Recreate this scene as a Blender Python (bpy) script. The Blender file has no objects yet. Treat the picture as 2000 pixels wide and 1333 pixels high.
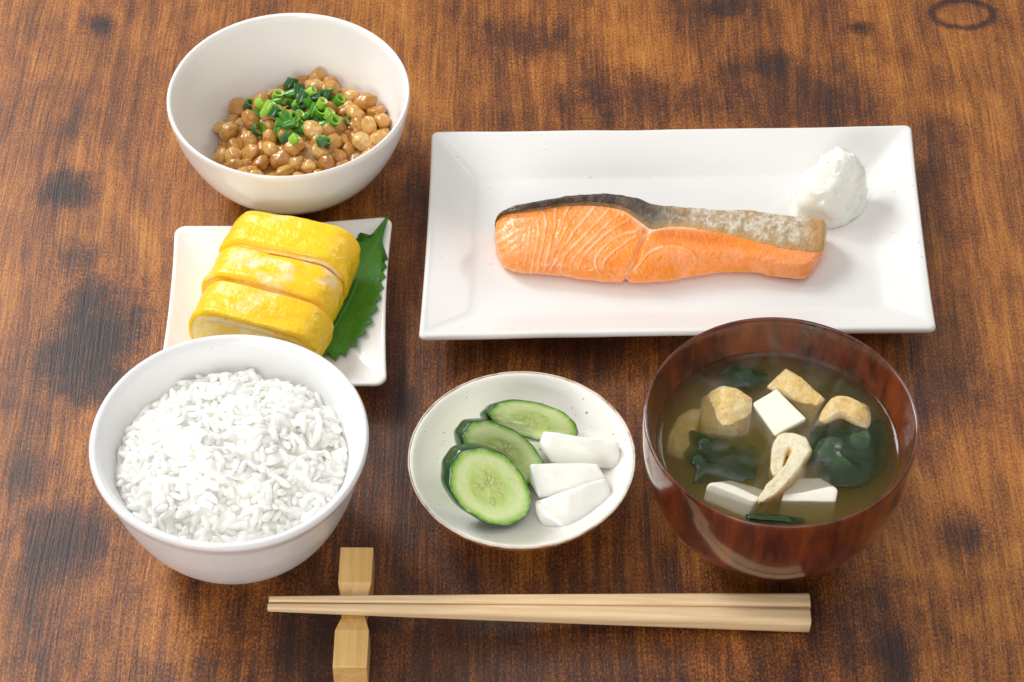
import bpy, bmesh, math, random
import numpy as np
from mathutils import Vector, Matrix, Euler, Quaternion

random.seed(7)
rng = np.random.default_rng(7)
scene = bpy.context.scene
COL = scene.collection

# ------------------------------------------------------------------ camera
PITCH = math.radians(48.5)          # looking down on the table
DIST = 1.08
LENS = 86.4
cam_d = bpy.data.cameras.new('camera')
cam_d.lens = LENS
cam_d.sensor_width = 36.0
cam_d.clip_start = 0.05
cam_d.clip_end = 50.0
cam = bpy.data.objects.new('camera', cam_d)
COL.objects.link(cam)
cam.location = (0, -DIST * math.cos(PITCH), DIST * math.sin(PITCH))
cam.rotation_euler = (math.pi / 2 - PITCH, 0, 0)
scene.camera = cam

# ------------------------------------------------------------------ world
world = bpy.data.worlds.new('World')
scene.world = world
world.use_nodes = True
bg = world.node_tree.nodes['Background']
bg.inputs[0].default_value = (1.0, 0.985, 0.96, 1)
bg.inputs[1].default_value = 0.42

# ------------------------------------------------------------------ lamps
def area(name, loc, target, size, power, color=(1, 1, 1)):
    ld = bpy.data.lights.new(name, 'AREA')
    ld.shape = 'RECTANGLE'
    ld.size, ld.size_y = size
    ld.energy = power
    ld.color = color
    o = bpy.data.objects.new(name, ld)
    COL.objects.link(o)
    o.location = loc
    d = Vector(target) - Vector(loc)
    o.rotation_euler = d.to_track_quat('-Z', 'Y').to_euler()
    return o

area('key_softbox', (-0.90, 0.34, 1.00), (0, 0, 0), (0.40, 0.40), 4.4, (1.0, 0.97, 0.93))
area('overhead_softbox', (0.0, -0.35, 1.45), (0, 0.02, 0), (1.1, 0.9), 3.4, (1.0, 0.98, 0.96))
area('front_softbox', (-0.55, -1.35, 0.62), (0, 0, 0), (0.5, 0.7), 11.0, (1.0, 0.985, 0.96))
area('back_window', (-0.85, 0.85, 0.95), (-0.08, 0, 0), (0.45, 0.45), 13.5, (0.95, 0.98, 1.0))
area('side_softbox', (0.90, 0.85, 0.80), (0.1, 0, 0), (0.35, 0.5), 2.6, (1.0, 0.97, 0.95))

scene.view_settings.view_transform = 'Standard'
scene.view_settings.look = 'None'
scene.view_settings.exposure = 0.04
scene.view_settings.gamma = 1.0
scene.view_settings.use_curve_mapping = False
scene.render.engine = 'CYCLES'
cy = scene.cycles
cy.use_denoising = True
try:
    cy.denoiser = 'OPENIMAGEDENOISE'
    cy.denoising_input_passes = 'RGB_ALBEDO_NORMAL'
    cy.denoising_prefilter = 'ACCURATE'
except Exception:
    pass
cy.max_bounces = 14
cy.diffuse_bounces = 12
cy.glossy_bounces = 4
cy.transparent_max_bounces = 12
cy.volume_bounces = 6
cy.transmission_bounces = 6
cy.caustics_reflective = False
cy.caustics_refractive = False
cy.sample_clamp_indirect = 6.0

# ------------------------------------------------------------------ geometry helpers
_C = np.array([0, -DIST * math.cos(PITCH), DIST * math.sin(PITCH)])
_R = np.array([1.0, 0, 0])
_U = np.array([0, math.sin(PITCH), math.cos(PITCH)])
_B = np.array([0, -math.cos(PITCH), math.sin(PITCH)])
_F = LENS / 36.0 * 2000.0


def P(x, y, z=0.0):
    """Photo measurement -> place on the horizontal plane at height z (metres)."""
    d = (x - 1000) / _F * _R - (y - 666.5) / _F * _U - _B
    t = (z - _C[2]) / d[2]
    return _C + d * t


def to_photo(V):
    p = np.asarray(V, float) - _C
    w = -(p @ _B)
    return np.stack([1000 + _F * (p @ _R) / w, 666.5 - _F * (p @ _U) / w], -1)


def _hash(i, j, k, s):
    n = (i.astype(np.int64) * 374761393 + j.astype(np.int64) * 668265263 + k.astype(np.int64) * 2147483647 + s * 1274126177) & 0xffffffff
    n = ((n ^ (n >> 13)) * 1274126177) & 0xffffffff
    n = (n ^ (n >> 16)) & 0xffffffff
    n = (n * 2246822519) & 0xffffffff
    n = n ^ (n >> 15)
    return (n & 0xffffff) / float(0xffffff) * 2 - 1


def vnoise(p, seed=0):
    p = np.asarray(p, float)
    f = np.floor(p)
    i = f.astype(np.int64)
    t = p - f
    t = t * t * t * (t * (t * 6 - 15) + 10)
    r = 0
    for a in (0, 1):
        wx = t[..., 0] if a else 1 - t[..., 0]
        for b in (0, 1):
            wy = t[..., 1] if b else 1 - t[..., 1]
            for c in (0, 1):
                wz = t[..., 2] if c else 1 - t[..., 2]
                r = r + wx * wy * wz * _hash(i[..., 0] + a, i[..., 1] + b, i[..., 2] + c, seed)
    return r


_ROT = np.array(Euler((0.61, 0.83, 0.47)).to_matrix())


def fbm(p, octv=4, seed=0, gain=0.5):
    p = np.asarray(p, float) @ _ROT
    a, s, r = 1.0, 0.0, 0
    for o in range(octv):
        r = r + a * vnoise(p * (2.03 ** o) + 17.3 * o, seed + o)
        p = p @ _ROT
        s += a
        a *= gain
    return r / s


def smooth(a, b, x):
    t = np.clip((x - a) / (b - a), 0, 1)
    return t * t * (3 - 2 * t)


def lerp(a, b, t):
    t = np.asarray(t)[..., None]
    return np.asarray(a) * (1 - t) + np.asarray(b) * t


def catmull(pts, n, closed=False):
    """resample a polyline as a smooth curve with n points"""
    pts = np.asarray(pts, float)
    m = len(pts)
    if closed:
        seg = np.linspace(0, m, n, endpoint=False)
        g = lambda k: pts[k % m]
    else:
        seg = np.linspace(0, m - 1, n)
        ext = np.vstack([2 * pts[0] - pts[1], pts, 2 * pts[-1] - pts[-2]])
        g = lambda k: ext[np.clip(k + 1, 0, m + 1)]
    i = np.floor(seg).astype(int)
    if not closed:
        i = np.minimum(i, m - 2)
    t = (seg - i)[:, None]
    p0, p1, p2, p3 = g(i - 1), g(i), g(i + 1), g(i + 2)
    return 0.5 * ((2 * p1) + (-p0 + p2) * t + (2 * p0 - 5 * p1 + 4 * p2 - p3) * t ** 2 + (-p0 + 3 * p1 - 3 * p2 + p3) * t ** 3)


def tag(o, label, cat, group=None, kind=None):
    if label:
        o['label'] = label
    if cat:
        o['category'] = cat
    if group:
        o['group'] = group
    if kind:
        o['kind'] = kind
    return o


def empty(name, loc):
    o = bpy.data.objects.new(name, None)
    o.empty_display_size = 0.01
    o.location = loc
    COL.objects.link(o)
    return o


def mesh_data(name, V, F, mat=None, smooth_=True, colors=None):
    me = bpy.data.meshes.new(name)
    me.from_pydata([tuple(v) for v in V], [], [tuple(int(k) for k in f) for f in F])
    if smooth_:
        me.polygons.foreach_set('use_smooth', [True] * len(me.polygons))
    if colors:
        for nm, c in colors.items():
            a = me.color_attributes.new(nm, 'FLOAT_COLOR', 'POINT')
            c = np.asarray(c, float)
            if c.ndim == 1:
                c = np.repeat(c[:, None], 3, 1)
            c = np.hstack([c, np.ones((len(c), 1))])
            a.data.foreach_set('color', c.astype(np.float32).ravel())
    if mat:
        me.materials.append(mat)
    me.update()
    return me


def mesh(name, V, F, mat, parent=None, origin=None, smooth_=True, colors=None):
    """V in world metres; parent is an Empty/object without rotation"""
    V = np.asarray(V, float)
    if origin is None:
        if parent is not None:
            origin = world_loc(parent)
        else:
            origin = np.array([(V[:, 0].min() + V[:, 0].max()) / 2, (V[:, 1].min() + V[:, 1].max()) / 2, V[:, 2].min()])
    origin = np.asarray(origin, float)
    me = mesh_data(name, V - origin, F, mat, smooth_, colors)
    o = bpy.data.objects.new(name, me)
    COL.objects.link(o)
    if parent is not None:
        o.parent = parent
        o.location = Vector(origin - world_loc(parent))
    else:
        o.location = Vector(origin)
    return o


def world_loc(o):
    v = np.array(o.location, float)
    while o.parent is not None:
        o = o.parent
        v = v + np.array(o.location, float)
    return v


def fix_normals(o):
    bm = bmesh.new()
    bm.from_mesh(o.data)
    bmesh.ops.recalc_face_normals(bm, faces=bm.faces)
    bm.to_mesh(o.data)
    bm.free()


def grid_faces(nu, nv, closed_u=False, off=0):
    F = []
    for i in range(nu if closed_u else nu - 1):
        a = (i % nu) * nv
        b = ((i + 1) % nu) * nv
        for j in range(nv - 1):
            F.append((off + a + j, off + b + j, off + b + j + 1, off + a + j + 1))
    return F


def revolve(profile, n=128, center=(0, 0), wob=None):
    """profile list of (r, z); r = 0 allowed at both ends"""
    pr = np.asarray(profile, float)
    a = np.linspace(0, 2 * np.pi, n, endpoint=False)
    rr = np.repeat(pr[None, :, 0], n, 0)
    zz = np.repeat(pr[None, :, 1], n, 0)
    aa = np.repeat(a[:, None], len(pr), 1)
    if wob is not None:
        rr, zz = wob(aa, rr, zz)
    V = np.stack([center[0] + rr * np.cos(aa), center[1] + rr * np.sin(aa), zz], -1).reshape(-1, 3)
    F = grid_faces(n, len(pr), True)
    return V, F


def shell_profile(outer, inner, n=46):
    o = catmull(outer, n)
    i = catmull(inner, n)
    return np.vstack([o, i])


def rrect(a, b, r, n):
    """n points round a rounded rectangle with half sizes a, b (equal counts per corner)"""
    k = n // 4
    kc = max(3, int(k * 0.4))
    pts = []
    for q in range(4):
        sx, sy = [(1, 1), (-1, 1), (-1, -1), (1, -1)][q]
        cx, cy_ = sx * (a - r), sy * (b - r)
        a0 = q * math.pi / 2
        arc = [(cx + r * math.cos(a0 + t * math.pi / 2), cy_ + r * math.sin(a0 + t * math.pi / 2)) for t in np.linspace(0, 1, kc)]
        pts += arc
        nx, ny = [(-1, 1), (-1, -1), (1, -1), (1, 1)][q]
        a1 = a0 + math.pi / 2
        e = (nx * (a - r) + r * math.cos(a1), ny * (b - r) + r * math.sin(a1))
        s = arc[-1]
        m = k - kc
        for t in range(1, m + 1):
            f = t / (m + 1)
            pts.append((s[0] + (e[0] - s[0]) * f, s[1] + (e[1] - s[1]) * f))
    return np.array(pts)


def uv_sphere(nu=14, nv=9):
    V = [(0, 0, 1)]
    for j in range(1, nv):
        t = math.pi * j / nv
        for i in range(nu):
            p = 2 * math.pi * i / nu
            V.append((math.sin(t) * math.cos(p), math.sin(t) * math.sin(p), math.cos(t)))
    V.append((0, 0, -1))
    F = []
    for i in range(nu):
        F.append((0, 1 + i, 1 + (i + 1) % nu))
    for j in range(nv - 2):
        for i in range(nu):
            a = 1 + j * nu + i
            b = 1 + j * nu + (i + 1) % nu
            F.append((a, a + nu, b + nu, b))
    l = len(V) - 1
    o = 1 + (nv - 2) * nu
    for i in range(nu):
        F.append((l, o + (i + 1) % nu, o + i))
    return np.array(V), F


def hull_piece(name, pts, mat, bevel=0.0012, parent=None, noise=0.0, subdiv=0.0018, seed=0, segs=3, origin=None):
    """a solid chunk spanned by corner points (world), edges rounded, surface uneven"""
    bm = bmesh.new()
    for p in pts:
        bm.verts.new(p)
    bmesh.ops.convex_hull(bm, input=bm.verts)
    bmesh.ops.delete(bm, geom=[v for v in bm.verts if not v.link_faces], context='VERTS')
    bmesh.ops.dissolve_limit(bm, angle_limit=math.radians(6), verts=bm.verts, edges=bm.edges)
    if bevel > 0:
        bmesh.ops.bevel(bm, geom=list(bm.edges), offset=bevel, segments=segs, profile=0.5, affect='EDGES', clamp_overlap=True)
    bmesh.ops.triangulate(bm, faces=[f for f in bm.faces if len(f.verts) > 4])
    for _ in range(5):
        es = [e for e in bm.edges if e.calc_length() > subdiv]
        if not es or len(bm.verts) > 16000:
            break
        bmesh.ops.subdivide_edges(bm, edges=es, cuts=1, use_grid_fill=True)
        bmesh.ops.triangulate(bm, faces=[f for f in bm.faces if len(f.verts) > 4])
    bmesh.ops.recalc_face_normals(bm, faces=bm.faces)
    bm.normal_update()
    V = np.array([v.co for v in bm.verts])
    Nn = np.array([v.normal for v in bm.verts])
    if noise > 0:
        V = V + Nn * (noise * fbm(V * 160, 3, seed))[:, None]
    bm.verts.index_update()
    F = [[v.index for v in f.verts] for f in bm.faces]
    bm.free()
    return mesh(name, V, F, mat, parent, origin)


# ------------------------------------------------------------------ material helpers
class NT:
    def __init__(self, name):
        self.m = bpy.data.materials.new(name)
        self.m.use_nodes = True
        self.t = self.m.node_tree
        self.b = self.t.nodes['Principled BSDF']
        self.out = self.t.nodes['Material Output']

    def n(self, typ, **kw):
        o = self.t.nodes.new(typ)
        for k, v in kw.items():
            setattr(o, k, v)
        return o

    def l(self, a, b):
        self.t.links.new(a, b)

    def set(self, **kw):
        for k, v in kw.items():
            s = self.b.inputs[k.replace('_', ' ')]
            if hasattr(v, 'is_output') or isinstance(v, bpy.types.NodeSocket):
                self.l(v, s)
            else:
                if isinstance(v, tuple) and len(v) == 3 and s.type == 'RGBA':
                    v = v + (1,)
                s.default_value = v
        return self

    def coord(self, kind='Object'):
        return self.n('ShaderNodeTexCoord').outputs[kind]

    def mapping(self, vec, scale=(1, 1, 1), loc=(0, 0, 0), rot=(0, 0, 0)):
        m = self.n('ShaderNodeMapping')
        m.inputs['Scale'].default_value = scale
        m.inputs['Location'].default_value = loc
        m.inputs['Rotation'].default_value = rot
        self.l(vec, m.inputs['Vector'])
        return m.outputs[0]

    def noise(self, vec, scale, detail=4, rough=0.5, dist=0.0, out='Fac'):
        x = self.n('ShaderNodeTexNoise')
        x.inputs['Scale'].default_value = scale
        x.inputs['Detail'].default_value = detail
        x.inputs['Roughness'].default_value = rough
        x.inputs['Distortion'].default_value = dist
        if vec is not None:
            self.l(vec, x.inputs['Vector'])
        return x.outputs[out]

    def math(self, op, a, b=None, c=None, clamp=False):
        x = self.n('ShaderNodeMath', operation=op, use_clamp=clamp)
        for i, v in enumerate((a, b, c)):
            if v is None:
                continue
            if isinstance(v, (int, float)):
                x.inputs[i].default_value = v
            else:
                self.l(v, x.inputs[i])
        return x.outputs[0]

    def ramp(self, fac, stops, interp='LINEAR'):
        x = self.n('ShaderNodeValToRGB')
        x.color_ramp.interpolation = interp
        el = x.color_ramp.elements
        while len(el) < len(stops):
            el.new(0.5)
        for e, (p, c) in zip(el, stops):
            e.position = p
            e.color = (c[0], c[1], c[2], 1) if not isinstance(c, (int, float)) else (c, c, c, 1)
        self.l(fac, x.inputs[0])
        return x.outputs[0]

    def mix(self, fac, a, b, mode='MIX'):
        x = self.n('ShaderNodeMix', data_type='RGBA', blend_type=mode)
        for s, v in ((x.inputs[0], fac), (x.inputs[6], a), (x.inputs[7], b)):
            if isinstance(v, (int, float)):
                s.default_value = v
            elif isinstance(v, tuple):
                s.default_value = v + (1,) if len(v) == 3 else v
            else:
                self.l(v, s)
        return x.outputs[2]

    def attr(self, name):
        x = self.n('ShaderNodeAttribute')
        x.attribute_name = name
        return x.outputs['Color']

    def bump(self, h, strength=0.3, dist=0.001):
        x = self.n('ShaderNodeBump')
        x.inputs['Strength'].default_value = strength
        x.inputs['Distance'].default_value = dist
        self.l(h, x.inputs['Height'])
        self.l(x.outputs[0], self.b.inputs['Normal'])
        return x


def sss(n, weight, radius, scale):
    n.b.inputs['Subsurface Weight'].default_value = weight
    n.b.inputs['Subsurface Radius'].default_value = radius
    n.b.inputs['Subsurface Scale'].default_value = scale


def translucent(n, col, fac):
    # light passes through thin, wet, starchy pieces
    t = n.n('ShaderNodeBsdfTranslucent')
    t.inputs['Color'].default_value = col + (1,)
    mx = n.n('ShaderNodeMixShader')
    mx.inputs[0].default_value = fac
    n.l(n.b.outputs[0], mx.inputs[1])
    n.l(t.outputs[0], mx.inputs[2])
    n.l(mx.outputs[0], n.out.inputs['Surface'])


def ceramic(name, col, rough=0.22, speck=0.0, bump=0.0, bscale=120, speckcol=(0.16, 0.11, 0.07), speck_scale=260, speck_th=0.735):
    n = NT(name)
    co = n.coord()
    v = n.noise(co, 35, 4, 0.6)
    c = n.mix(v, tuple(x * 0.96 for x in col), col)
    if speck > 0:
        s = n.noise(co, speck_scale, 2, 0.4)
        f = n.math('GREATER_THAN', s, speck_th)
        f = n.math('MULTIPLY', f, speck)
        c = n.mix(f, c, speckcol)
    n.set(Base_Color=c, Roughness=rough)
    n.b.inputs['Specular IOR Level'].default_value = 0.5
    sss(n, 0.12, (1, 0.9, 0.8), 0.002)
    if bump > 0:
        n.bump(n.noise(co, bscale, 4, 0.55), bump, 0.001)
    return n.m


# ------------------------------------------------------------------ the table
def wood_table_material():
    n = NT('dark_rustic_wood')
    co = n.coord()
    warp = n.noise(n.mapping(co, (1, 0.40, 1)), 10, 3, 0.5)
    warp = n.math('MULTIPLY', n.math('SUBTRACT', warp, 0.5), 0.018)
    sx = n.n('ShaderNodeSeparateXYZ')
    n.l(co, sx.inputs[0])
    cx = n.n('ShaderNodeCombineXYZ')
    n.l(n.math('ADD', sx.outputs[0], warp), cx.inputs[0])
    n.l(sx.outputs[1], cx.inputs[1])
    n.l(sx.outputs[2], cx.inputs[2])
    w = cx.outputs[0]
    streak = n.noise(n.mapping(w, (1, 0.06, 1)), 165, 5, 0.62)          # growth lines
    fine = n.noise(n.mapping(w, (1, 0.035, 1)), 880, 2, 0.5)            # fine ridges
    sand = n.noise(n.mapping(co, (1, 0.55, 1)), 1300, 3, 0.7)           # sandy pores
    patch = n.noise(n.mapping(w, (1, 0.62, 1)), 26, 8, 0.70, 0.3)       # cloudy stain
    broad = n.noise(n.mapping(w, (1, 0.20, 1)), 16, 4, 0.55)            # broad bands
    h = n.math('MULTIPLY', streak, 0.52)
    h = n.math('MULTIPLY_ADD', fine, 0.38, h)
    h = n.math('MULTIPLY_ADD', sand, 0.85, h)
    h = n.math('MULTIPLY_ADD', patch, 0.70, h)
    h = n.math('MULTIPLY_ADD', broad, 0.48, h)
    h = n.math('SUBTRACT', h, 0.900)
    # dark staining, knots and shade painted between the dishes, each at its own place
    stains_and_shade = [(185, 660, 0.017, 0.030, 0.62), (130, 370, 0.010, 0.010, 0.5), (150, 505, 0.009, 0.009, 0.45), (190, 48, 0.007, 0.006, 0.45),
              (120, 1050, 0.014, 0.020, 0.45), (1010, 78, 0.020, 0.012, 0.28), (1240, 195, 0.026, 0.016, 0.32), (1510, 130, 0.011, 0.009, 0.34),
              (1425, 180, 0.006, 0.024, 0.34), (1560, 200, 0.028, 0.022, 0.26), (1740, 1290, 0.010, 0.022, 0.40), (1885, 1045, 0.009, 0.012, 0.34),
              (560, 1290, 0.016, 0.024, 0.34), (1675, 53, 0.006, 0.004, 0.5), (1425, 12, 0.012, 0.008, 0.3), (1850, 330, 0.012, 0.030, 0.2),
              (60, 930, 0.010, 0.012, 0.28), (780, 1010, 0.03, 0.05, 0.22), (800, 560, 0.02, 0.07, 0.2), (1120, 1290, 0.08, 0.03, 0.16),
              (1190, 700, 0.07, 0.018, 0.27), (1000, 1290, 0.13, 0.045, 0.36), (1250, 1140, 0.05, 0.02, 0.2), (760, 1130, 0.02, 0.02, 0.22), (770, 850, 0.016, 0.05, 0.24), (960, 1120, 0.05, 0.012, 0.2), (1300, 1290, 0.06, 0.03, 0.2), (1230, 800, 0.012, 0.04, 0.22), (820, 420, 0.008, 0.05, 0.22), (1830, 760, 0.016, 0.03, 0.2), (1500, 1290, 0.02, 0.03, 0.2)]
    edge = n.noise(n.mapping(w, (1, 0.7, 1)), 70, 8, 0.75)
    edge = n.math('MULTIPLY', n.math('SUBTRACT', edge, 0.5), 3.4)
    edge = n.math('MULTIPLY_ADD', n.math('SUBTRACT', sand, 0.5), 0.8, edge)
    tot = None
    for (px, py, rx, ry, amt) in stains_and_shade:
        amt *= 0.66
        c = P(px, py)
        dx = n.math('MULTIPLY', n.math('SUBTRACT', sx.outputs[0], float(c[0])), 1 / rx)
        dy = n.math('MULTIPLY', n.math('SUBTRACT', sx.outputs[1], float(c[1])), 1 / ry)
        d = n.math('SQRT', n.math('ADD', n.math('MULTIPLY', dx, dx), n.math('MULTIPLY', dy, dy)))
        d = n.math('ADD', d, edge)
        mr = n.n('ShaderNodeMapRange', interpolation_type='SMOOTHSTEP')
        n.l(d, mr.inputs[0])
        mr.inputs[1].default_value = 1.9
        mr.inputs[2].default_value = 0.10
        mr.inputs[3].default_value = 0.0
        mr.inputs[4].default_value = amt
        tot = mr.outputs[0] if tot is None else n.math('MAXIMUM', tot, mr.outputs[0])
    # ring knots
    for (px, py, rx, ry, amt) in [(1880, 28, 0.0148, 0.0105, 0.26), (1425, 10, 0.0085, 0.0075, 0.22)]:
        c = P(px, py)
        dx = n.math('MULTIPLY', n.math('SUBTRACT', sx.outputs[0], float(c[0])), 1 / rx)
        dy = n.math('MULTIPLY', n.math('SUBTRACT', sx.outputs[1], float(c[1])), 1 / ry)
        d = n.math('SQRT', n.math('ADD', n.math('MULTIPLY', dx, dx), n.math('MULTIPLY', dy, dy)))
        d = n.math('MULTIPLY_ADD', edge, 0.20, d)
        d = n.math('ABSOLUTE', n.math('SUBTRACT', d, 1.0))
        mr = n.n('ShaderNodeMapRange', interpolation_type='SMOOTHSTEP')
        n.l(d, mr.inputs[0])
        mr.inputs[1].default_value = 0.30
        mr.inputs[2].default_value = 0.00
        mr.inputs[3].default_value = 0.0
        mr.inputs[4].default_value = amt
        tot = n.math('MAXIMUM', tot, mr.outputs[0])
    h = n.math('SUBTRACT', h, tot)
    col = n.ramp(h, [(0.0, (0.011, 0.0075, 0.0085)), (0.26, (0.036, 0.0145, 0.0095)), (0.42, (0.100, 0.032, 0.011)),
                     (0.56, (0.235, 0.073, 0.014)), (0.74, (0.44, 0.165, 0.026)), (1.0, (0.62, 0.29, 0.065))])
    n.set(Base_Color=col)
    rr = n.math('MULTIPLY_ADD', sand, 0.16, 0.34)
    n.set(Roughness=rr)
    n.b.inputs['Specular IOR Level'].default_value = 0.40
    b = n.math('MULTIPLY', sand, 1.0)
    b = n.math('MULTIPLY_ADD', fine, 0.9, b)
    b = n.math('MULTIPLY_ADD', streak, 0.7, b)
    n.bump(b, 0.30, 0.0007)
    return n.m


def build_table():
    W, D0, D1, T = 0.62, -0.50, 0.62, 0.03
    bm = bmesh.new()
    bmesh.ops.create_cube(bm, size=1)
    for v in bm.verts:
        v.co = Vector((v.co.x * 2 * W, (D0 + D1) / 2 + v.co.y * (D1 - D0), -T / 2 + v.co.z * T))
    bmesh.ops.bevel(bm, geom=list(bm.edges), offset=0.002, segments=2, affect='EDGES')
    me = bpy.data.meshes.new('wooden_table')
    bm.to_mesh(me)
    bm.free()
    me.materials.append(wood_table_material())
    o = bpy.data.objects.new('wooden_table', me)
    COL.objects.link(o)
    o['kind'] = 'structure'


build_table()

# ------------------------------------------------------------------ dishes
WHITE = ceramic('white_glaze', (0.86, 0.842, 0.815), 0.17, bump=0.05, bscale=60)
RICE_WHITE = ceramic('handmade_white_glaze', (0.80, 0.80, 0.805), 0.28, speck=0.35, bump=0.22, bscale=95, speckcol=(0.3, 0.26, 0.22), speck_scale=420, speck_th=0.76)
PLATE_WHITE = ceramic('plate_white_glaze', (0.82, 0.805, 0.785), 0.20, speck=0.4, bump=0.10, bscale=40, speckcol=(0.4, 0.33, 0.27), speck_scale=330, speck_th=0.755)
SPECKLED = ceramic('speckled_cream_glaze', (0.87, 0.845, 0.79), 0.30, speck=0.7, bump=0.14, bscale=110, speck_scale=620, speck_th=0.735)

NATTO_C = np.array([-0.1013, 0.1059])
RICE_C = np.array([-0.1112, -0.1035])
SOUP_C = np.array([0.1058, -0.0983])
DISH_C = np.array([0.0039, -0.0835])


def wobble(amp, seed):
    def f(a, r, z):
        k = 1 + amp * (np.sin(2 * a + seed) * 0.6 + np.sin(3 * a + 2.1 * seed) * 0.4) * np.clip(r / 0.05, 0, 1)
        return r * k, z
    return f


NATTO_IN = [(.0532, .0496), (.0524, .0475), (.0512, .042), (.0485, .0315), (.0425, .0185), (.0330, .0095), (.0180, .0062), (0.0001, .0056)]


def build_natto_bowl():
    out = [(0.0001, .0016), (.022, .0016), (.0240, .0001), (.0265, 0.0), (.0280, .0022), (.0345, .0062), (.0445, .0175), (.0515, .0325), (.0545, .0455), (.0549, .0490), (.0544, .0503)]
    V, F = revolve(shell_profile(out, NATTO_IN), 160, NATTO_C, wobble(0.004, 1.0))
    o = mesh('ceramic_bowl', V, F, WHITE)
    fix_normals(o)
    tag(o, 'glossy white ceramic bowl at the back holding fermented soybeans', 'bowl')


RICE_IN = [(.0522, .0600), (.0506, .0580), (.0492, .054), (.0460, .045), (.0400, .0305), (.0285, .0160), (.0150, .0112), (0.0001, .0105)]


def build_rice_bowl():
    out = [(0.0001, .0020), (.0205, .0020), (.0222, .0001), (.0252, 0.0), (.0270, .0030), (.0330, .0080), (.0420, .0200), (.0482, .0350), (.0515, .0480), (.0525, .0525), (.0540, .0560), (.0549, .0585), (.0542, .0603), (.0530, .0606)]
    V, F = revolve(shell_profile(out, RICE_IN, 60), 180, RICE_C, wobble(0.006, 2.3))
    V[:, 2] += 0.0006 * np.sin(3 * np.arctan2(V[:, 1] - RICE_C[1], V[:, 0] - RICE_C[0]) + 1) * smooth(.04, .06, V[:, 2])
    o = mesh('rice_bowl', V, F, RICE_WHITE)
    fix_normals(o)
    tag(o, 'handmade white bowl with thick rim filled with cooked rice', 'bowl')


SOUP_IN = [(.0528, .0650), (.0522, .0630), (.0506, .0565), (.0480, .0490), (.0420, .0350), (.0300, .0180), (.0150, .0120), (0.0001, .0112)]


def lacquer_material():
    n = NT('red_brown_lacquered_wood')
    co = n.coord()
    g = n.noise(n.mapping(co, (1, 0.55, 0.16)), 260, 4, 0.6)
    g2 = n.noise(n.mapping(co, (1, 0.5, 0.25)), 70, 4, 0.6, 1.0)
    f = n.math('MULTIPLY_ADD', g2, 0.55, n.math('MULTIPLY', g, 0.5))
    c = n.ramp(f, [(0.37, (0.014, 0.0035, 0.0025)), (0.47, (0.078, 0.0135, 0.0045)), (0.60, (0.150, 0.027, 0.007)), (0.74, (0.22, 0.045, 0.010))])
    n.set(Base_Color=c, Roughness=0.24)
    n.b.inputs['Coat Weight'].default_value = 0.8
    n.b.inputs['Coat Roughness'].default_value = 0.10
    n.bump(g, 0.06, 0.0005)
    return n.m


def build_soup_bowl():
    m = lacquer_material()
    root = empty('soup_bowl', (SOUP_C[0], SOUP_C[1], 0))
    out = [(0.0001, .0040), (.0270, .0040), (.0300, .0052), (.0400, .0120), (.0485, .0260), (.0530, .0430), (.0541, .0560), (.0541, .0630), (.0537, .0651)]
    V, F = revolve(shell_profile(out, SOUP_IN, 60), 180, SOUP_C)
    o = mesh('bowl_body', V, F, m, root)
    fix_normals(o)
    ft = catmull([(.0240, .0045), (.0243, .0003), (.0250, 0.0), (.0275, 0.0), (.0283, .0004), (.0292, .0048)], 24)
    V, F = revolve(ft, 120, SOUP_C)
    mesh('foot_ring', V, F, m, root)
    tag(root, 'red brown lacquered wooden bowl filled with miso soup', 'bowl')


DISH_IN = [(.0452, .0224), (.0438, .0214), (.0395, .0172), (.0310, .0118), (.0190, .0088), (.0080, .0081), (0.0001, .0080)]


def build_pickle_dish():
    root = empty('pickle_dish', (DISH_C[0], DISH_C[1], 0))
    out = [(0.0001, .0020), (.0185, .0020), (.0198, .0001), (.0220, 0.0), (.0235, .0030), (.0330, .0085), (.0420, .0165), (.0458, .0208), (.0462, .0218), (.0457, .0224)]
    wb = wobble(0.007, 0.6)
    V, F = revolve(shell_profile(out, DISH_IN, 40), 160, DISH_C, wb)
    o = mesh('dish_body', V, F, SPECKLED, root)
    fix_normals(o)
    n = NT('bare_brown_clay_rim')
    co = n.coord()
    c = n.ramp(n.noise(co, 240, 5, 0.65), [(0.3, (0.12, 0.045, 0.012)), (0.52, (0.27, 0.11, 0.03)), (0.7, (0.42, 0.24, 0.11)), (0.85, (0.6, 0.5, 0.38))])
    sp = n.n('ShaderNodeSeparateXYZ')
    n.l(co, sp.inputs[0])
    hi = n.math('MULTIPLY_ADD', n.noise(co, 130, 4), 0.0022, sp.outputs[2])
    mr = n.n('ShaderNodeMapRange')
    n.l(hi, mr.inputs[0])
    mr.inputs[1].default_value = 0.0232
    mr.inputs[2].default_value = 0.0238
    c = n.mix(mr.outputs[0], c, (0.66, 0.57, 0.46))
    n.set(Base_Color=c, Roughness=0.5)
    n.bump(n.noise(co, 500, 3), 0.3, 0.0006)
    th = np.linspace(0, 2 * np.pi, 17)
    pr = np.stack([.0457 + .00075 * np.cos(th) + .0006 * np.sin(th), .0210 + .00180 * np.sin(th)], -1)

    def wb2(a, r, z):
        r, z = wb(a, r, z)
        return r, z
    V, F = revolve(pr, 200, DISH_C, wb2)
    V[:, 2] += 0.00018 * fbm(V * 300, 3, 3)
    V[:, 0] += 0.00012 * fbm(V * 300, 3, 5)
    r = mesh('rim', V, F, n.m, root)
    r['label'] = 'thin unglazed brown rim of the dish'
    fix_normals(r)
    tag(root, 'small speckled cream dish with brown rim holding pickles', 'dish')


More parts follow.
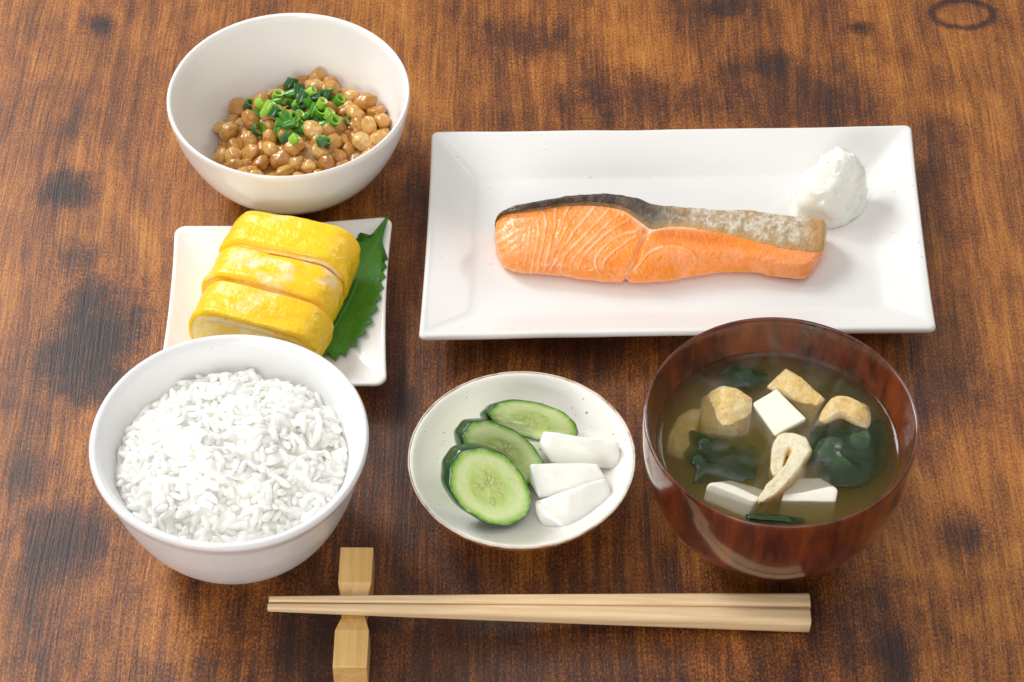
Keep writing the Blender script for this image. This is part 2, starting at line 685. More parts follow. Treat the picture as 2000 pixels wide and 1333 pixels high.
def tray(name, corners, levels, mat, r0, bend, seed, n=240):
    """square or oblong plate; levels = (inset, height, corner radius)"""
    c = np.mean(corners, 0)[:2]
    A = np.array(corners)[:, :2] - c
    V = []
    # bilinear frame from the four corners TL, TR, BR, BL
    a = np.linalg.norm(A[1] - A[0]) / 2
    b = np.linalg.norm(A[0] - A[3]) / 2
    ux = (A[1] - A[0] + A[2] - A[3])
    ux /= np.linalg.norm(ux)
    uy = (A[0] - A[3] + A[1] - A[2])        # hand-made plates are not quite square
    uy /= np.linalg.norm(uy)
    for (ins, z, r) in levels:
        L = rrect(a - ins, b - ins, max(0.0006, r), n)
        # gently bowed sides
        fx, fy = L[:, 0] / a, L[:, 1] / b
        L = L.copy()
        L[:, 1] -= bend[1] * np.sign(L[:, 1]) * (1 - fx ** 2) * np.abs(fy) ** 4
        L[:, 0] -= bend[0] * np.sign(L[:, 0]) * (1 - fy ** 2) * np.abs(fx) ** 4
        w = L[:, :1] * ux + L[:, 1:] * uy + c
        zz = z + 0.0007 * fbm(np.c_[w * 22, np.zeros(len(w))], 2, seed) * smooth(0.004, 0.012, z)
        V.append(np.c_[w, zz])
    k = len(levels)
    V = np.array(V).transpose(1, 0, 2).reshape(-1, 3)
    F = grid_faces(n, k, True)
    F.append([i * k for i in range(n)])
    F.append([i * k + k - 1 for i in range(n)][::-1])
    o = mesh(name, V, F, mat)
    fix_normals(o)
    for p in o.data.polygons:
        if len(p.vertices) > 4:
            p.use_smooth = False
    return o


PLATE_Z = 0.0065
EGG_Z = 0.0078


def build_plates():
    cs = [P(843, 256, .0165), P(1780, 241, .0165), P(1830, 647, .0165), P(817, 660, .0165)]
    lv = [(.030, 0.0, .006), (.0265, 0.0, .006), (.024, .0022, .006), (.012, .0085, .005), (.0025, .0126, .004), (.0006, .0136, .0035), (0.0, .0148, .003), (.0001, .0158, .003),
          (.0007, .0166, .003), (.0016, .0168, .0028), (.0026, .0165, .0026)]
    for t in np.linspace(0.08, 0.93, 9):
        lv.append((.0026 + t * .0194, .0165 - t * (.0165 - PLATE_Z), .0026 + 0.0010 * t))
    lv += [(.0216, .0069, .0034), (.0226, .00665, .0036), (.0245, PLATE_Z + 2e-5, .004), (.030, PLATE_Z, .004)]
    o = tray('oblong_plate', cs, lv, PLATE_WHITE, .003, (.0008, .0010), 4)
    tag(o, 'large oblong white plate with sloping sides under the grilled salmon', 'plate')
    cs = [P(340, 440, .0135), P(768, 425, .0135), P(757, 747, .0135), P(300, 772, .0135)]
    lv = [(.022, 0.0, .008), (.019, 0.0, .008), (.017, .0018, .008), (.008, .0068, .007), (.0012, .0112, .006), (.0, .0124, .0055), (.0003, .0133, .0055), (.0012, .0136, .0052), (.0022, .0131, .005)]
    for t in np.linspace(0.1, 1, 12):
        lv.append((.0022 + t * .022, .0131 - (1 - (1 - t) ** 2.0) * (.0131 - EGG_Z), .005 + .004 * t))
    lv += [(.034, EGG_Z - .0001, .008)]
    o = tray('square_plate', cs, lv, WHITE, .005, (.0018, .0018), 9)
    tag(o, 'small square white plate under the rolled omelette slices', 'plate')


build_natto_bowl()
build_rice_bowl()
build_soup_bowl()
build_pickle_dish()
build_plates()


# ------------------------------------------------------------------ fermented soybeans
def inner_r(profile, z):
    p = np.array(profile)
    o = np.argsort(p[:, 1])
    return np.interp(z, p[o, 1], p[o, 0])


def build_natto():
    n = NT('sticky_brown_bean')
    co = n.coord()
    info = n.n('ShaderNodeObjectInfo')
    c = n.ramp(info.outputs['Random'], [(0.0, (0.44, 0.19, 0.030)), (0.35, (0.58, 0.30, 0.062)), (0.7, (0.67, 0.39, 0.105)), (1.0, (0.76, 0.51, 0.19))])
    c = n.mix(n.ramp(n.noise(co, 260, 4, 0.6), [(0.42, 0.0), (0.7, 0.6)]), c, (0.34, 0.12, 0.018))
    n.set(Base_Color=c, Roughness=0.20)
    n.b.inputs['Coat Weight'].default_value = 0.4
    n.b.inputs['Coat Roughness'].default_value = 0.14
    sss(n, 0.35, (1.0, 0.5, 0.2), 0.0025)
    n.bump(n.noise(co, 300, 4, 0.55), 0.40, 0.0011)
    m = n.m
    # several bean shapes
    S, SF = uv_sphere(24, 16)
    shapes = []
    for k in range(14):
        v = S.copy()
        e = 1.0 + 0.10 * rng.random()
        v = v * np.array([1.22 * e, 1.0, 0.92])
        # cleft where the seed halves meet
        d = np.exp(-((S[:, 1] - 0.12 * math.sin(k)) / 0.16) ** 2) * smooth(0.1, 0.8, S[:, 2])
        v *= (1 - (0.16 if k % 3 == 0 else 0.05) * d)[:, None]
        dent = np.exp(-(((S - np.array([0.3 * math.cos(k), 0.8, 0.4 * math.sin(k)])) ** 2).sum(1)) / 0.25)
        v *= (1 - (0.20 if k % 2 else 0.08) * dent)[:, None]
        v *= (1 + 0.24 * fbm(S * 1.7 + k * 9, 3, k))[:, None]
        if k in (3, 6, 10):   # split halves
            v[:, 2] = np.where(v[:, 2] > 0.25, 0.25 + (v[:, 2] - 0.25) * 0.35, v[:, 2])
        shapes.append(mesh_data('bean', v * 0.00395, SF, m))
    # settle a heap of beans in the bowl
    N = 215
    r = 0.00375
    a = rng.random(N) * 2 * np.pi
    q = np.sqrt(rng.random(N)) * 0.032
    p = np.stack([q * np.cos(a), q * np.sin(a), 0.010 + rng.random(N) * 0.028 * (1 - (q / 0.040) ** 2)], -1)
    p[:, 0] += 0.003
    for it in range(150):
        g = 0.00016 if it < 110 else 0.00005
        p[:, 2] -= g
        for _ in range(2):
            d = p[:, None] - p[None]
            L = np.linalg.norm(d, axis=2) + np.eye(N)
            ov = np.clip(2 * r * 0.985 - L, 0, None)
            np.fill_diagonal(ov, 0)
            p += (d / L[..., None] * ov[..., None] * 0.30).sum(1)
            rad = np.linalg.norm(p[:, :2], axis=1)
            lim = inner_r(NATTO_IN, np.clip(p[:, 2] - r * 0.45, .0057, .049)) - r * 0.72
            lim = np.maximum(lim, 0.004)
            ctr = np.array([0.0028, 0.0])
            rc = np.linalg.norm(p[:, :2] - ctr, axis=1)
            f2 = np.minimum(1, (0.0375 + 0.0022 * np.sin(5 * np.arctan2(p[:, 1], p[:, 0]) + 1)) / np.maximum(rc, 1e-6))
            p[:, :2] = ctr + (p[:, :2] - ctr) * f2[:, None]
            over = rad > lim
            s = np.where(over, lim / np.maximum(rad, 1e-6), 1)
            p[:, :2] *= s[:, None]
            p[over, 2] += 0.00012
            zf = 0.0060 + 0.03 * (rad / 0.05) ** 4 + r * 0.8
            p[:, 2] = np.maximum(p[:, 2], zf)
    for _ in range(6):
        rad = np.linalg.norm(p[:, :2], axis=1)
        zi = np.interp(rad, [0, .018, .033, .0425, .0485, .052], [.0056, .0062, .0095, .0185, .0315, .048])
        low = zi + r * (1.0 + 0.35 * (rad / 0.04) ** 2)
        p[:, 2] = np.maximum(p[:, 2], low)
    root = empty('natto', (NATTO_C[0], NATTO_C[1], 0.006))
    tag(root, 'heap of sticky brown fermented soybeans in the back white bowl', 'soybeans')
    base = np.array([NATTO_C[0], NATTO_C[1], 0.0])
    W = p + base
    for i in range(N):
        o = bpy.data.objects.new('bean', shapes[i % 14])
        COL.objects.link(o)
        o.parent = root
        o.location = Vector(W[i] - world_loc(root))
        o.rotation_euler = Euler((rng.normal(0, 0.7), rng.normal(0, 0.7), rng.random() * 6.28))
        s = 0.90 + rng.random() * 0.30
        o.scale = (s, s, s)
    # the slimy film that sits between the beans
    g = NT('slimy_bean_film')
    g.set(Base_Color=(0.40, 0.20, 0.06), Roughness=0.18)
    g.bump(g.noise(g.coord(), 260, 4, 0.6), 0.6, 0.002)
    g.b.inputs['Coat Weight'].default_value = 0.5
    nr, na = 22, 72
    V = []
    for i in range(na):
        for j in range(nr):
            t = j / (nr - 1) * 0.0365
            an = 2 * math.pi * i / na
            V.append((t * math.cos(an), t * math.sin(an), 0))
    V = np.array(V)
    V[:, 0] += 0.0026
    for k in range(len(V)):
        dd = np.hypot(p[:, 0] - V[k, 0], p[:, 1] - V[k, 1])
        near = p[dd < 0.008, 2]
        V[k, 2] = (near.max() - 0.0023) if len(near) else 0.008
    rr = np.hypot(V[:, 0], V[:, 1])
    zb = np.interp(rr, [0, .018, .033, .0425, .0485], [.0060, .0068, .0104, .0196, .033])
    V[:, 2] = np.maximum(np.minimum(V[:, 2], 0.027), zb + 0.0003)
    V = V + base
    mesh('bean_film', V, grid_faces(na, nr, True), g.m, root)
    return W, r


NATTO_W, NATTO_R = build_natto()


def heap_hit(px, py, W, r):
    d = P(px, py, 0) - _C
    d /= np.linalg.norm(d)
    oc = _C - W
    b = (oc * d).sum(1)
    disc = b * b - ((oc ** 2).sum(1) - r * r)
    t = np.where(disc > 0, -b - np.sqrt(np.maximum(disc, 0)), 1e9)
    k = t.argmin()
    if t[k] > 1e8:
        return None
    h = _C + d * t[k]
    return h, (h - W[k]) / r


def build_onions():
    def mat(name, lo, hi, inner):
        n = NT(name)
        co = n.coord()
        f = n.noise(n.mapping(co, (1, 1, 0.15)), 900, 2, 0.5)
        c = n.mix(f, lo, hi)
        n.set(Base_Color=c, Roughness=0.28)
        n.b.inputs['Coat Weight'].default_value = 0.4
        sss(n, 0.25, (0.6, 1.0, 0.2), 0.0012)
        k = NT(name + '_inside')
        k.set(Base_Color=inner, Roughness=0.3)
        sss(k, 0.3, (0.7, 1.0, 0.3), 0.0012)
        return n.m, k.m
    kinds = {
        'dark': (mat('onion_dark_green', (0.010, 0.070, 0.016), (0.03, 0.15, 0.03), (0.12, 0.36, 0.03)), 'dark green tube of chopped spring onion on the fermented soybeans'),
        'mid': (mat('onion_mid_green', (0.040, 0.22, 0.012), (0.09, 0.34, 0.02), (0.25, 0.52, 0.05)), 'mid green ring of chopped spring onion on the fermented soybeans'),
        'lime': (mat('onion_lime_green', (0.20, 0.46, 0.02), (0.34, 0.60, 0.05), (0.50, 0.68, 0.14)), 'pale lime ring of chopped spring onion on the fermented soybeans'),
    }
    # px, py, kind, radius mm, length mm, long axis direction in the photo (deg, 0 = right), tilt towards the viewer
    spec = [(568, 165, 'dark', 2.3, 6.0, 60, .2), (585, 178, 'dark', 2.2, 6.5, 85, .1), (592, 190, 'dark', 1.9, 6, 70, .2), (565, 186, 'mid', 1.9, 7.0, 20, .2), (543, 188, 'lime', 2.2, 4.5, 60, .9),
            (606, 181, 'lime', 2.0, 5, 30, .5), (615, 191, 'dark', 1.9, 6.5, 5, .1), (637, 188, 'dark', 2.2, 6.5, 75, .2), (661, 198, 'mid', 2.3, 4.5, 40, .6), (490, 208, 'dark', 2.6, 4.0, 60, .7),
            (512, 204, 'lime', 2.7, 3.5, 40, .8), (524, 213, 'lime', 2.0, 7.5, 60, .3), (553, 207, 'lime', 2.5, 3.6, 50, 1.0), (538, 220, 'dark', 2.0, 5.5, 60, .2), (571, 209, 'dark', 2.0, 6.0, 90, .3),
            (583, 205, 'lime', 2.0, 4.0, 20, .6), (590, 211, 'dark', 1.8, 6.0, 35, .2), (510, 230, 'mid', 2.2, 8.5, 145, .2), (556, 227, 'mid', 2.1, 5, 120, .3), (572, 231, 'mid', 2.5, 4.0, 20, .8),
            (585, 228, 'lime', 2.1, 4, 60, .5), (598, 236, 'dark', 2.3, 5, 100, .4), (614, 217, 'mid', 2.0, 6.5, 65, .3), (628, 205, 'lime', 2.3, 5, 60, .6), (629, 222, 'mid', 2.9, 4.2, 80, .8),
            (643, 225, 'lime', 2.2, 4.5, 60, .4), (652, 239, 'mid', 2.4, 3.8, 40, .6), (631, 247, 'mid', 2.5, 5.5, 15, .2), (682, 238, 'dark', 2.3, 1.6, 20, .8), (551, 242, 'mid', 2.1, 5.5, 170, .3),
            (567, 243, 'mid', 2.2, 7, 15, .2), (591, 243, 'lime', 2.1, 4.5, 70, .5), (506, 254, 'dark', 2.9, 3.0, 25, .8), (546, 258, 'mid', 2.2, 6.5, 80, .3), (589, 256, 'mid', 2.4, 7.0, 5, .3),
            (562, 270, 'dark', 2.4, 6.0, 40, .5), (576, 272, 'lime', 2.2, 3.8, 45, .4), (629, 277, 'dark', 2.2, 3.8, 100, .4), (640, 279, 'dark', 1.8, 2.5, 60, .6), (602, 200, 'mid', 2.0, 4.5, 120, .4),
            (578, 220, 'dark', 1.9, 5, 130, .2), (545, 200, 'mid', 1.9, 5, 10, .3), (622, 237, 'dark', 1.9, 5, 150, .2)]
    words = ['leftmost', 'second', 'third', 'fourth', 'fifth', 'sixth', 'seventh', 'eighth', 'ninth', 'tenth', 'eleventh', 'twelfth', 'thirteenth', 'fourteenth', 'fifteenth', 'sixteenth', 'seventeenth', 'eighteenth', 'nineteenth']
    rank = {}
    for kd in kinds:
        for r_, k in enumerate(sorted((k for k, q in enumerate(spec) if q[2] == kd), key=lambda k: spec[k][0])):
            rank[k] = r_
    what = {'dark': 'dark green spring onion tube', 'mid': 'mid green spring onion ring', 'lime': 'pale lime spring onion ring'}
    placed = []
    for k, (px, py, kd, rad, ln, ang, tw) in enumerate(spec):
        hit = heap_hit(px, py, NATTO_W, NATTO_R * 1.12)
        if hit is None:
            continue
        h, nn = hit
        (m1, m2), label = kinds[kd]
        rad *= 0.00118
        ln *= 0.00098
        a = math.radians(ang)
        ax = math.cos(a) * _R + math.sin(a) * _U * 0.9 + tw * _B * (1.0 if k % 5 else 0.8)
        ax /= np.linalg.norm(ax)
        c = h + _B * rad * 1.05
        # keep pieces off each other
        for q in placed:
            dv = c - q
            L = np.linalg.norm(dv)
            if L < 0.0040:
                c = c + _B * (0.0040 - L) * 0.8
        placed.append(c)
        ns = 18
        th = np.linspace(0, 2 * np.pi, ns, endpoint=False)
        e1 = np.cross(ax, [0.3, 0.2, 0.9])
        e1 /= np.linalg.norm(e1)
        e2 = np.cross(ax, e1)
        sq = 0.82 + 0.18 * rng.random()
        def ring(rr, t, sl):
            return np.array([c + e1 * rr * math.cos(x) + e2 * rr * sq * math.sin(x) + ax * (t + sl * rr * math.cos(x)) for x in th])
        s1, s2 = rng.normal(0, 0.18, 2)
        wall = 0.72
        h2 = ln / 2
        outer = [ring(rad * 0.97, -h2, s1), ring(rad, -h2 * 0.9, s1), ring(rad, 0, 0), ring(rad, h2 * 0.9, s2), ring(rad * 0.97, h2, s2)]
        inner = [ring(rad * wall, h2, s2), ring(rad * wall * 0.96, 0, 0), ring(rad * wall, -h2, s1)]
        def strip(rs):
            V = np.array(rs).transpose(1, 0, 2).reshape(-1, 3)
            return V, grid_faces(ns, len(rs), True)
        V, F = strip(outer)
        root = mesh('spring_onion_piece', V, F, m1, None, c)
        V, F = strip([outer[-1]] + inner + [outer[0]])
        ch = mesh('cut_inside', V, F, m2, root)
        label = ('leftmost ' + what[kd] + ' on the fermented soybeans') if rank[k] == 0 else (words[rank[k]] + ' ' + what[kd] + ' from the left on the fermented soybeans')
        tag(root, label, 'spring onion', 'chopped spring onion on the soybeans, ' + kd)


build_onions()


# ------------------------------------------------------------------ rice
def build_rice():
    n = NT('cooked_white_rice')
    co = n.coord()
    n.set(Base_Color=(0.885, 0.88, 0.83), Roughness=0.22)
    n.b.inputs['Coat Weight'].default_value = 0.25
    n.b.inputs['Coat Roughness'].default_value = 0.15
    sss(n, 0.95, (1.0, 0.98, 0.92), 0.0055)
    m = n.m
    RR = 0.0462

    def top(x, y):
        r = np.hypot(x, y)
        z = .0448 + .0150 * (1 - (r / RR) ** 2.3)
        q = np.stack([x, y, np.zeros_like(x)], -1)
        return z + 0.0042 * fbm(q * 85, 3, 21) + 0.0014 * vnoise(q * 190, 5) * (r < 0.044)
    root = empty('cooked_rice', (RICE_C[0], RICE_C[1], 0.012))
    tag(root, 'mound of steamed white rice heaped in the front left bowl', 'rice')
    # the packed core
    na, nr = 96, 30
    V = []
    for i in range(na):
        for j in range(nr):
            t = j / (nr - 1) * (RR + 0.0006)
            a = 2 * math.pi * i / na
            V.append((t * math.cos(a), t * math.sin(a), 0))
    V = np.array(V)
    V[:, 2] = top(V[:, 0], V[:, 1]) - 0.0007
    Vc = np.vstack([V, V * np.array([0.9, 0.9, 0]) + np.array([0, 0, 0.036])]) + np.array([RICE_C[0], RICE_C[1], 0])
    Fc = grid_faces(na, nr, True)
    kc = na * nr
    Fc = Fc + [tuple(x + kc for x in f[::-1]) for f in Fc]
    for i in range(na):
        a_, b_ = i * nr + nr - 1, ((i + 1) % na) * nr + nr - 1
        Fc.append((a_, b_, b_ + kc, a_ + kc))
    # grains
    pos = []
    cell = {}
    sp = 0.00222
    tries = 0
    while tries < 26000:
        tries += 1
        a = rng.random() * 6.283
        r = math.sqrt(rng.random()) * RR
        x, y = r * math.cos(a), r * math.sin(a)
        key = (int(x // sp), int(y // sp))
        if any((x - u) ** 2 + (y - v) ** 2 < sp * sp for dx in (-1, 0, 1) for dy in (-1, 0, 1) for (u, v) in cell.get((key[0] + dx, key[1] + dy), ())):
            continue
        cell.setdefault(key, []).append((x, y))
        pos.append((x, y))
    pos = np.array(pos)
    z = top(pos[:, 0], pos[:, 1])
    S, SF = uv_sphere(10, 8)
    S = S[:, [2, 0, 1]]
    shapes = []
    for k in range(6):
        v = S.copy()
        v[:, 0] *= 2.5 + 0.2 * math.sin(k * 2.1)
        v[:, 1] *= 1 - 0.06 * np.abs(S[:, 0])
        v[:, 2] += 0.10 * (S[:, 0] ** 2) * (1 if k % 2 else 1.6)
        v[:, 2] *= 0.9
        v *= (1 + 0.06 * fbm(S * 1.2 + 5 * k, 2, k))[:, None]
        shapes.append(v * 0.00146)
    gm = NT('loose_rice_grain')
    gm.set(Base_Color=(0.885, 0.878, 0.83), Roughness=0.22)
    gm.b.inputs['Coat Weight'].default_value = 0.25
    gm.b.inputs['Coat Roughness'].default_value = 0.15
    sd = [mesh_data('grain', s, SF, gm.m) for s in shapes]
    N = len(pos)
    eps = 0.0006
    gx = (top(pos[:, 0] + eps, pos[:, 1]) - top(pos[:, 0] - eps, pos[:, 1])) / (2 * eps)
    gy = (top(pos[:, 0], pos[:, 1] + eps) - top(pos[:, 0], pos[:, 1] - eps)) / (2 * eps)
    grains = []
    for i in range(N):
        nrm = Vector((-gx[i], -gy[i], 1)).normalized()
        rad = math.hypot(*pos[i])
        tilt = rng.normal(0, 0.26)
        up = rng.random()
        if up < 0.06 and rad < 0.043:
            tilt = rng.uniform(0.7, 1.25)
        qn = Vector((0, 0, 1)).rotation_difference(nrm)
        q = qn @ Quaternion((0, 0, 1), rng.random() * 6.283) @ Quaternion((0, 1, 0), tilt)
        s = 0.86 + 0.30 * rng.random()
        loc = np.array([pos[i, 0], pos[i, 1], z[i] + rng.normal(0, 0.0009) - 0.0004])
        # keep grains inside the bowl wall
        ax = np.array(q @ Vector((1, 0, 0)))
        half = 0.0028 * s
        lim = inner_r(RICE_IN, np.clip(loc[2], .011, .059)) - 0.0009
        for sg in (-1, 1):
            e = loc + ax * half * sg
            er = math.hypot(e[0], e[1])
            if er > lim:
                k = lim / er
                loc[:2] += e[:2] * (k - 1)
        grains.append((loc + np.array([RICE_C[0], RICE_C[1], 0]), q, s, i % 6))
    # the ones that show largest are parts of their own
    dist = [np.linalg.norm(g[0] - _C) - 4.0 * (z[i] - 0.045) for i, g in enumerate(grains)]
    order = np.argsort(dist)[:900]
    big = set(int(k) for k in order[::3])
    VV, FF, off = [], [], 0
    base = world_loc(root)
    for i, (loc, q, s, k) in enumerate(grains):
        if i in big:
            loc = loc - np.array([0, 0, 0.0007])
            o = bpy.data.objects.new('grain', sd[k])
            COL.objects.link(o)
            o.parent = root
            o.location = Vector(loc - base)
            o.rotation_mode = 'QUATERNION'
            o.rotation_quaternion = q
            o.scale = (s, s, s)
        else:
            M = np.array(q.to_matrix())
            v = (shapes[k] * s) @ M.T + loc
            VV.append(v)
            FF += [tuple(x + off for x in f) for f in SF]
            off += len(v)
    # grains stick together: one skin over everything that is not a grain of its own
    VV.append(Vc)
    FF += [tuple(x + off for x in f) for f in Fc]
    tmp = mesh('packed_grains', np.vstack(VV), FF, m, root)
    fix_normals(tmp)
    md = tmp.modifiers.new('stick', 'REMESH')
    md.mode = 'VOXEL'
    md.voxel_size = 0.00034
    md.use_smooth_shade = True
    sm_ = tmp.modifiers.new('soften', 'SMOOTH')
    sm_.factor = 0.5
    sm_.iterations = 1
    dg = bpy.context.evaluated_depsgraph_get()
    dg.update()
    me = bpy.data.meshes.new_from_object(tmp.evaluated_get(dg))
    tmp.modifiers.clear()
    tmp.data = me
    me.materials.clear()
    me.materials.append(m)
    tmp['kind'] = 'stuff'


build_rice()


# ------------------------------------------------------------------ rolled omelette
def build_omelette():
    n = NT('omelette_outside')
    co = n.coord()
    c = n.mix(n.ramp(n.noise(co, 190, 4, 0.6), [(0.35, 0.0), (0.68, 1.0)]), n.attr('tint'), (1.0, 0.62, 0.016))
    c = n.mix(n.ramp(n.noise(co, 75, 5, 0.65, 1.2), [(0.56, 0.0), (0.74, 0.45)]), c, (0.98, 0.82, 0.25))
    n.set(Base_Color=c, Roughness=0.27)
    n.b.inputs['Coat Weight'].default_value = 0.12
    sss(n, 0.25, (1.0, 0.7, 0.15), 0.002)
    bm_ = n.math('ADD', n.noise(co, 330, 4, 0.6), n.math('MULTIPLY', n.noise(co, 90, 3), 1.2))
    n.bump(bm_, 0.6, 0.0012)
    k = NT('omelette_cut_layers')
    co = k.coord()
    kc = k.attr('tint')
    pores = k.ramp(k.noise(co, 420, 3, 0.6), [(0.60, 0.0), (0.72, 0.55)])
    kc = k.mix(pores, kc, (0.62, 0.36, 0.04))
    k.set(Base_Color=kc, Roughness=0.42)
    sss(k, 0.15, (1.0, 0.75, 0.3), 0.002)
    k.bump(k.noise(co, 380, 4, 0.6), 0.5, 0.0010)
    rotz = math.radians(-17.5)
    ux = np.array([math.cos(rotz), math.sin(rotz), 0])
    uy = np.array([-math.sin(rotz), math.cos(rotz), 0])      # towards the back
    uz = np.array([0, 0, 1.0])
    labels = ['yellow rolled omelette slice at the back, nearest the bean bowl',
              'middle rolled omelette slice with pale white patches on top',
              'front rolled omelette slice, partly hidden by the rice bowl']
    # top centre in the photo, width, height, thickness, lean
    data = [((563, 453), .0590, .0300, .0200, 0.20, 0.035), ((530, 526), .0595, .0266, .0182, 0.26, -0.01), ((506, 597), .0595, .0266, .0190, 0.20, -0.02)]
    for i, ((px, py), w, h, t, lean, dr) in enumerate(data):
        zt = EGG_Z + h + 0.0005
        c = P(px, py, zt)
        base = np.array([c[0], c[1], EGG_Z + 0.0004])
        root = empty('omelette_slice', base)
        tag(root, labels[i], 'omelette')
        ux2 = ux * math.cos(dr) + uy * math.sin(dr)
        uy2 = -ux * math.sin(dr) + uy * math.cos(dr)
        npf = 200
        L = rrect(w / 2, h / 2, min(.0118, h * 0.42), npf)

        def place(x, y, z):
            # local: x width, y depth (back +), z up from base; top leans back, slight sag at both ends
            z = z - 0.0028 * (x / (w / 2)) ** 2 * smooth(0.3, 1, z / h)
            y = y + (z - h * 0.6) * lean - 0.0022 * (1 - (x / (w / 2)) ** 2)
            p = base + np.outer(x, ux2) + np.outer(y, uy2) + np.outer(z, uz)
            return p
        rings, depth = [], []
        ed = 0.0016
        prof = [(ed * 1.0, -t / 2), (ed * 0.45, -t / 2 + ed * 0.18), (ed * 0.12, -t / 2 + ed * 0.5), (0, -t / 2 + ed)]
        for q in np.linspace(-t / 2 + ed, t / 2 - ed, 26)[1:-1]:
            prof.append((0, q))
        prof += [(0, t / 2 - ed), (ed * .12, t / 2 - ed * .5), (ed * .45, t / 2 - ed * .18), (ed, t / 2)]
        for (ins, y) in prof:
            f = 1 - ins / (h / 2)
            x = L[:, 0] * (1 - ins / (w / 2))
            z = L[:, 1] * f + h / 2
            rings.append((x, np.full(npf, y), z))
        X = np.array([r[0] for r in rings]).T.ravel()
        Y = np.array([r[1] for r in rings]).T.ravel()
        Z = np.array([r[2] for r in rings]).T.ravel()
        q3 = np.stack([X, Y, Z], -1) + i * 0.3
        amp = 0.00045 * fbm(q3 * 110, 4, 11 + i) + 0.0009 * fbm(q3 * np.array([40, 150, 60]), 3, 31 + i)
        tgt = np.roll(L, -2, 0) - np.roll(L, 2, 0)
        nrm2 = np.stack([tgt[:, 1], -tgt[:, 0]], -1)
        nrm2 /= np.linalg.norm(nrm2, axis=1, keepdims=True)
        nrm2 = np.repeat(nrm2[:, None], len(prof), 1).reshape(-1, 2)
        X = X + amp * nrm2[:, 0] * 1.3
        Z = np.maximum(Z + amp * nrm2[:, 1] * 1.3, 0.0)
        DX = (X - np.array([r[0] for r in rings]).T.ravel()).reshape(npf, len(prof))
        DZ = (Z - np.array([r[2] for r in rings]).T.ravel()).reshape(npf, len(prof))
        V = place(X, Y, Z)
        base_t = np.array([1.0, 0.60, 0.004])
        hi_t = np.array([1.0, 0.66, 0.014])
        tint = lerp(base_t, hi_t, smooth(-0.4, 0.5, fbm(q3 * 80, 3, 7 + i)))
        if i == 1:
            msk = smooth(0.10, 0.34, fbm(q3 * np.array([75, 120, 90]), 3, 77)) * smooth(0.5, 0.9, Z / h)
            tint = lerp(tint, np.array([0.88, 0.78, 0.55]), msk * 0.9)
        else:
            msk = smooth(0.30, 0.55, fbm(q3 * np.array([70, 110, 90]), 3, 70 + i))
            tint = lerp(tint, np.array([0.88, 0.76, 0.40]), msk * 0.6)
        F = grid_faces(npf, len(prof), True)
        o = mesh('outer_layers', V, F, n.m, root, None, True, {'tint': tint})
        fix_normals(o)
        # cut faces
        for side, nm in ((0, 'cut_face'), (-1, 'cut_face')):
            ins, y0 = prof[side]
            nr = 34
            xs, zs, rr = [], [], []
            for j in range(nr):
                f = 1 - j / (nr - 1)
                f = max(f, 0.002)
                xs.append(L[:, 0] * (1 - ins / (w / 2)) * f if False else np.sign(L[:, 0]) * np.maximum(np.abs(L[:, 0]) * (1 - ins / (w / 2)) - (1 - f) * h / 2 * 0.98, 0) if False else L[:, 0] * (1 - ins / (w / 2)) * f)
                zs.append(L[:, 1] * (1 - ins / (h / 2)) * f + h / 2)
                rr.append(np.full(npf, f))
            Xc, Zc, Rc = np.array(xs).T.ravel(), np.array(zs).T.ravel(), np.array(rr).T.ravel()
            # distance in from the outside gives the rolled layers
            dx = w / 2 - np.abs(Xc)
            dz = h / 2 - np.abs(Zc - h / 2)
            q = np.stack([Xc, Zc, np.full_like(Xc, y0)], -1)
            din = -0.0035 * np.log(np.exp(-dx / 0.0035) + np.exp(-dz / 0.0035)) + 0.0011 * fbm(q * 110, 3, 50 + i)
            sg = -1 if side == 0 else 1
            roll = 0.5 + 0.5 * np.cos(din / 0.0042 * 2 * np.pi)
            Yc = np.full_like(Xc, y0) + sg * (0.0005 * fbm(q * 220, 4, 60 + i) + 0.0004 * roll) * smooth(1.0, 0.9, Rc)
            Yc = Yc - sg * 0.0009 * np.exp(-((din - 0.0050) / 0.0009) ** 2) * smooth(1.0, 0.9, Rc)
            tint = lerp(np.array([0.97, 0.66, 0.11]), np.array([0.97, 0.80, 0.32]), smooth(-0.3, 0.5, fbm(q * 170, 3, 5 + i)))
            tint = lerp(np.array([0.92, 0.55, 0.02]), tint, smooth(0.0015, 0.0030, din))
            streak = np.exp(-((din - 0.0042 - 0.0006 * fbm(q * 50, 2, 3)) / 0.0010) ** 2) * smooth(-0.35, 0.1, fbm(q * 55, 2, 90 + i)) * smooth(0.4, 0.55, Zc / h)
            streak = np.maximum(streak, 0.7 * np.exp(-((din - 0.0093) / 0.0007) ** 2) * smooth(0.0, 0.35, fbm(q * 60, 2, 95 + i)))
            tint = lerp(tint, np.array([0.96, 0.88, 0.74]), np.clip(streak, 0, 1))
            wd = smooth(0.75, 1.0, Rc)
            V = place(Xc + np.repeat(DX[:, side], nr) * wd, Yc, Zc + np.repeat(DZ[:, side], nr) * wd)
            mesh(nm, V, grid_faces(npf, nr, True), k.m, root, None, True, {'tint': tint})


build_omelette()


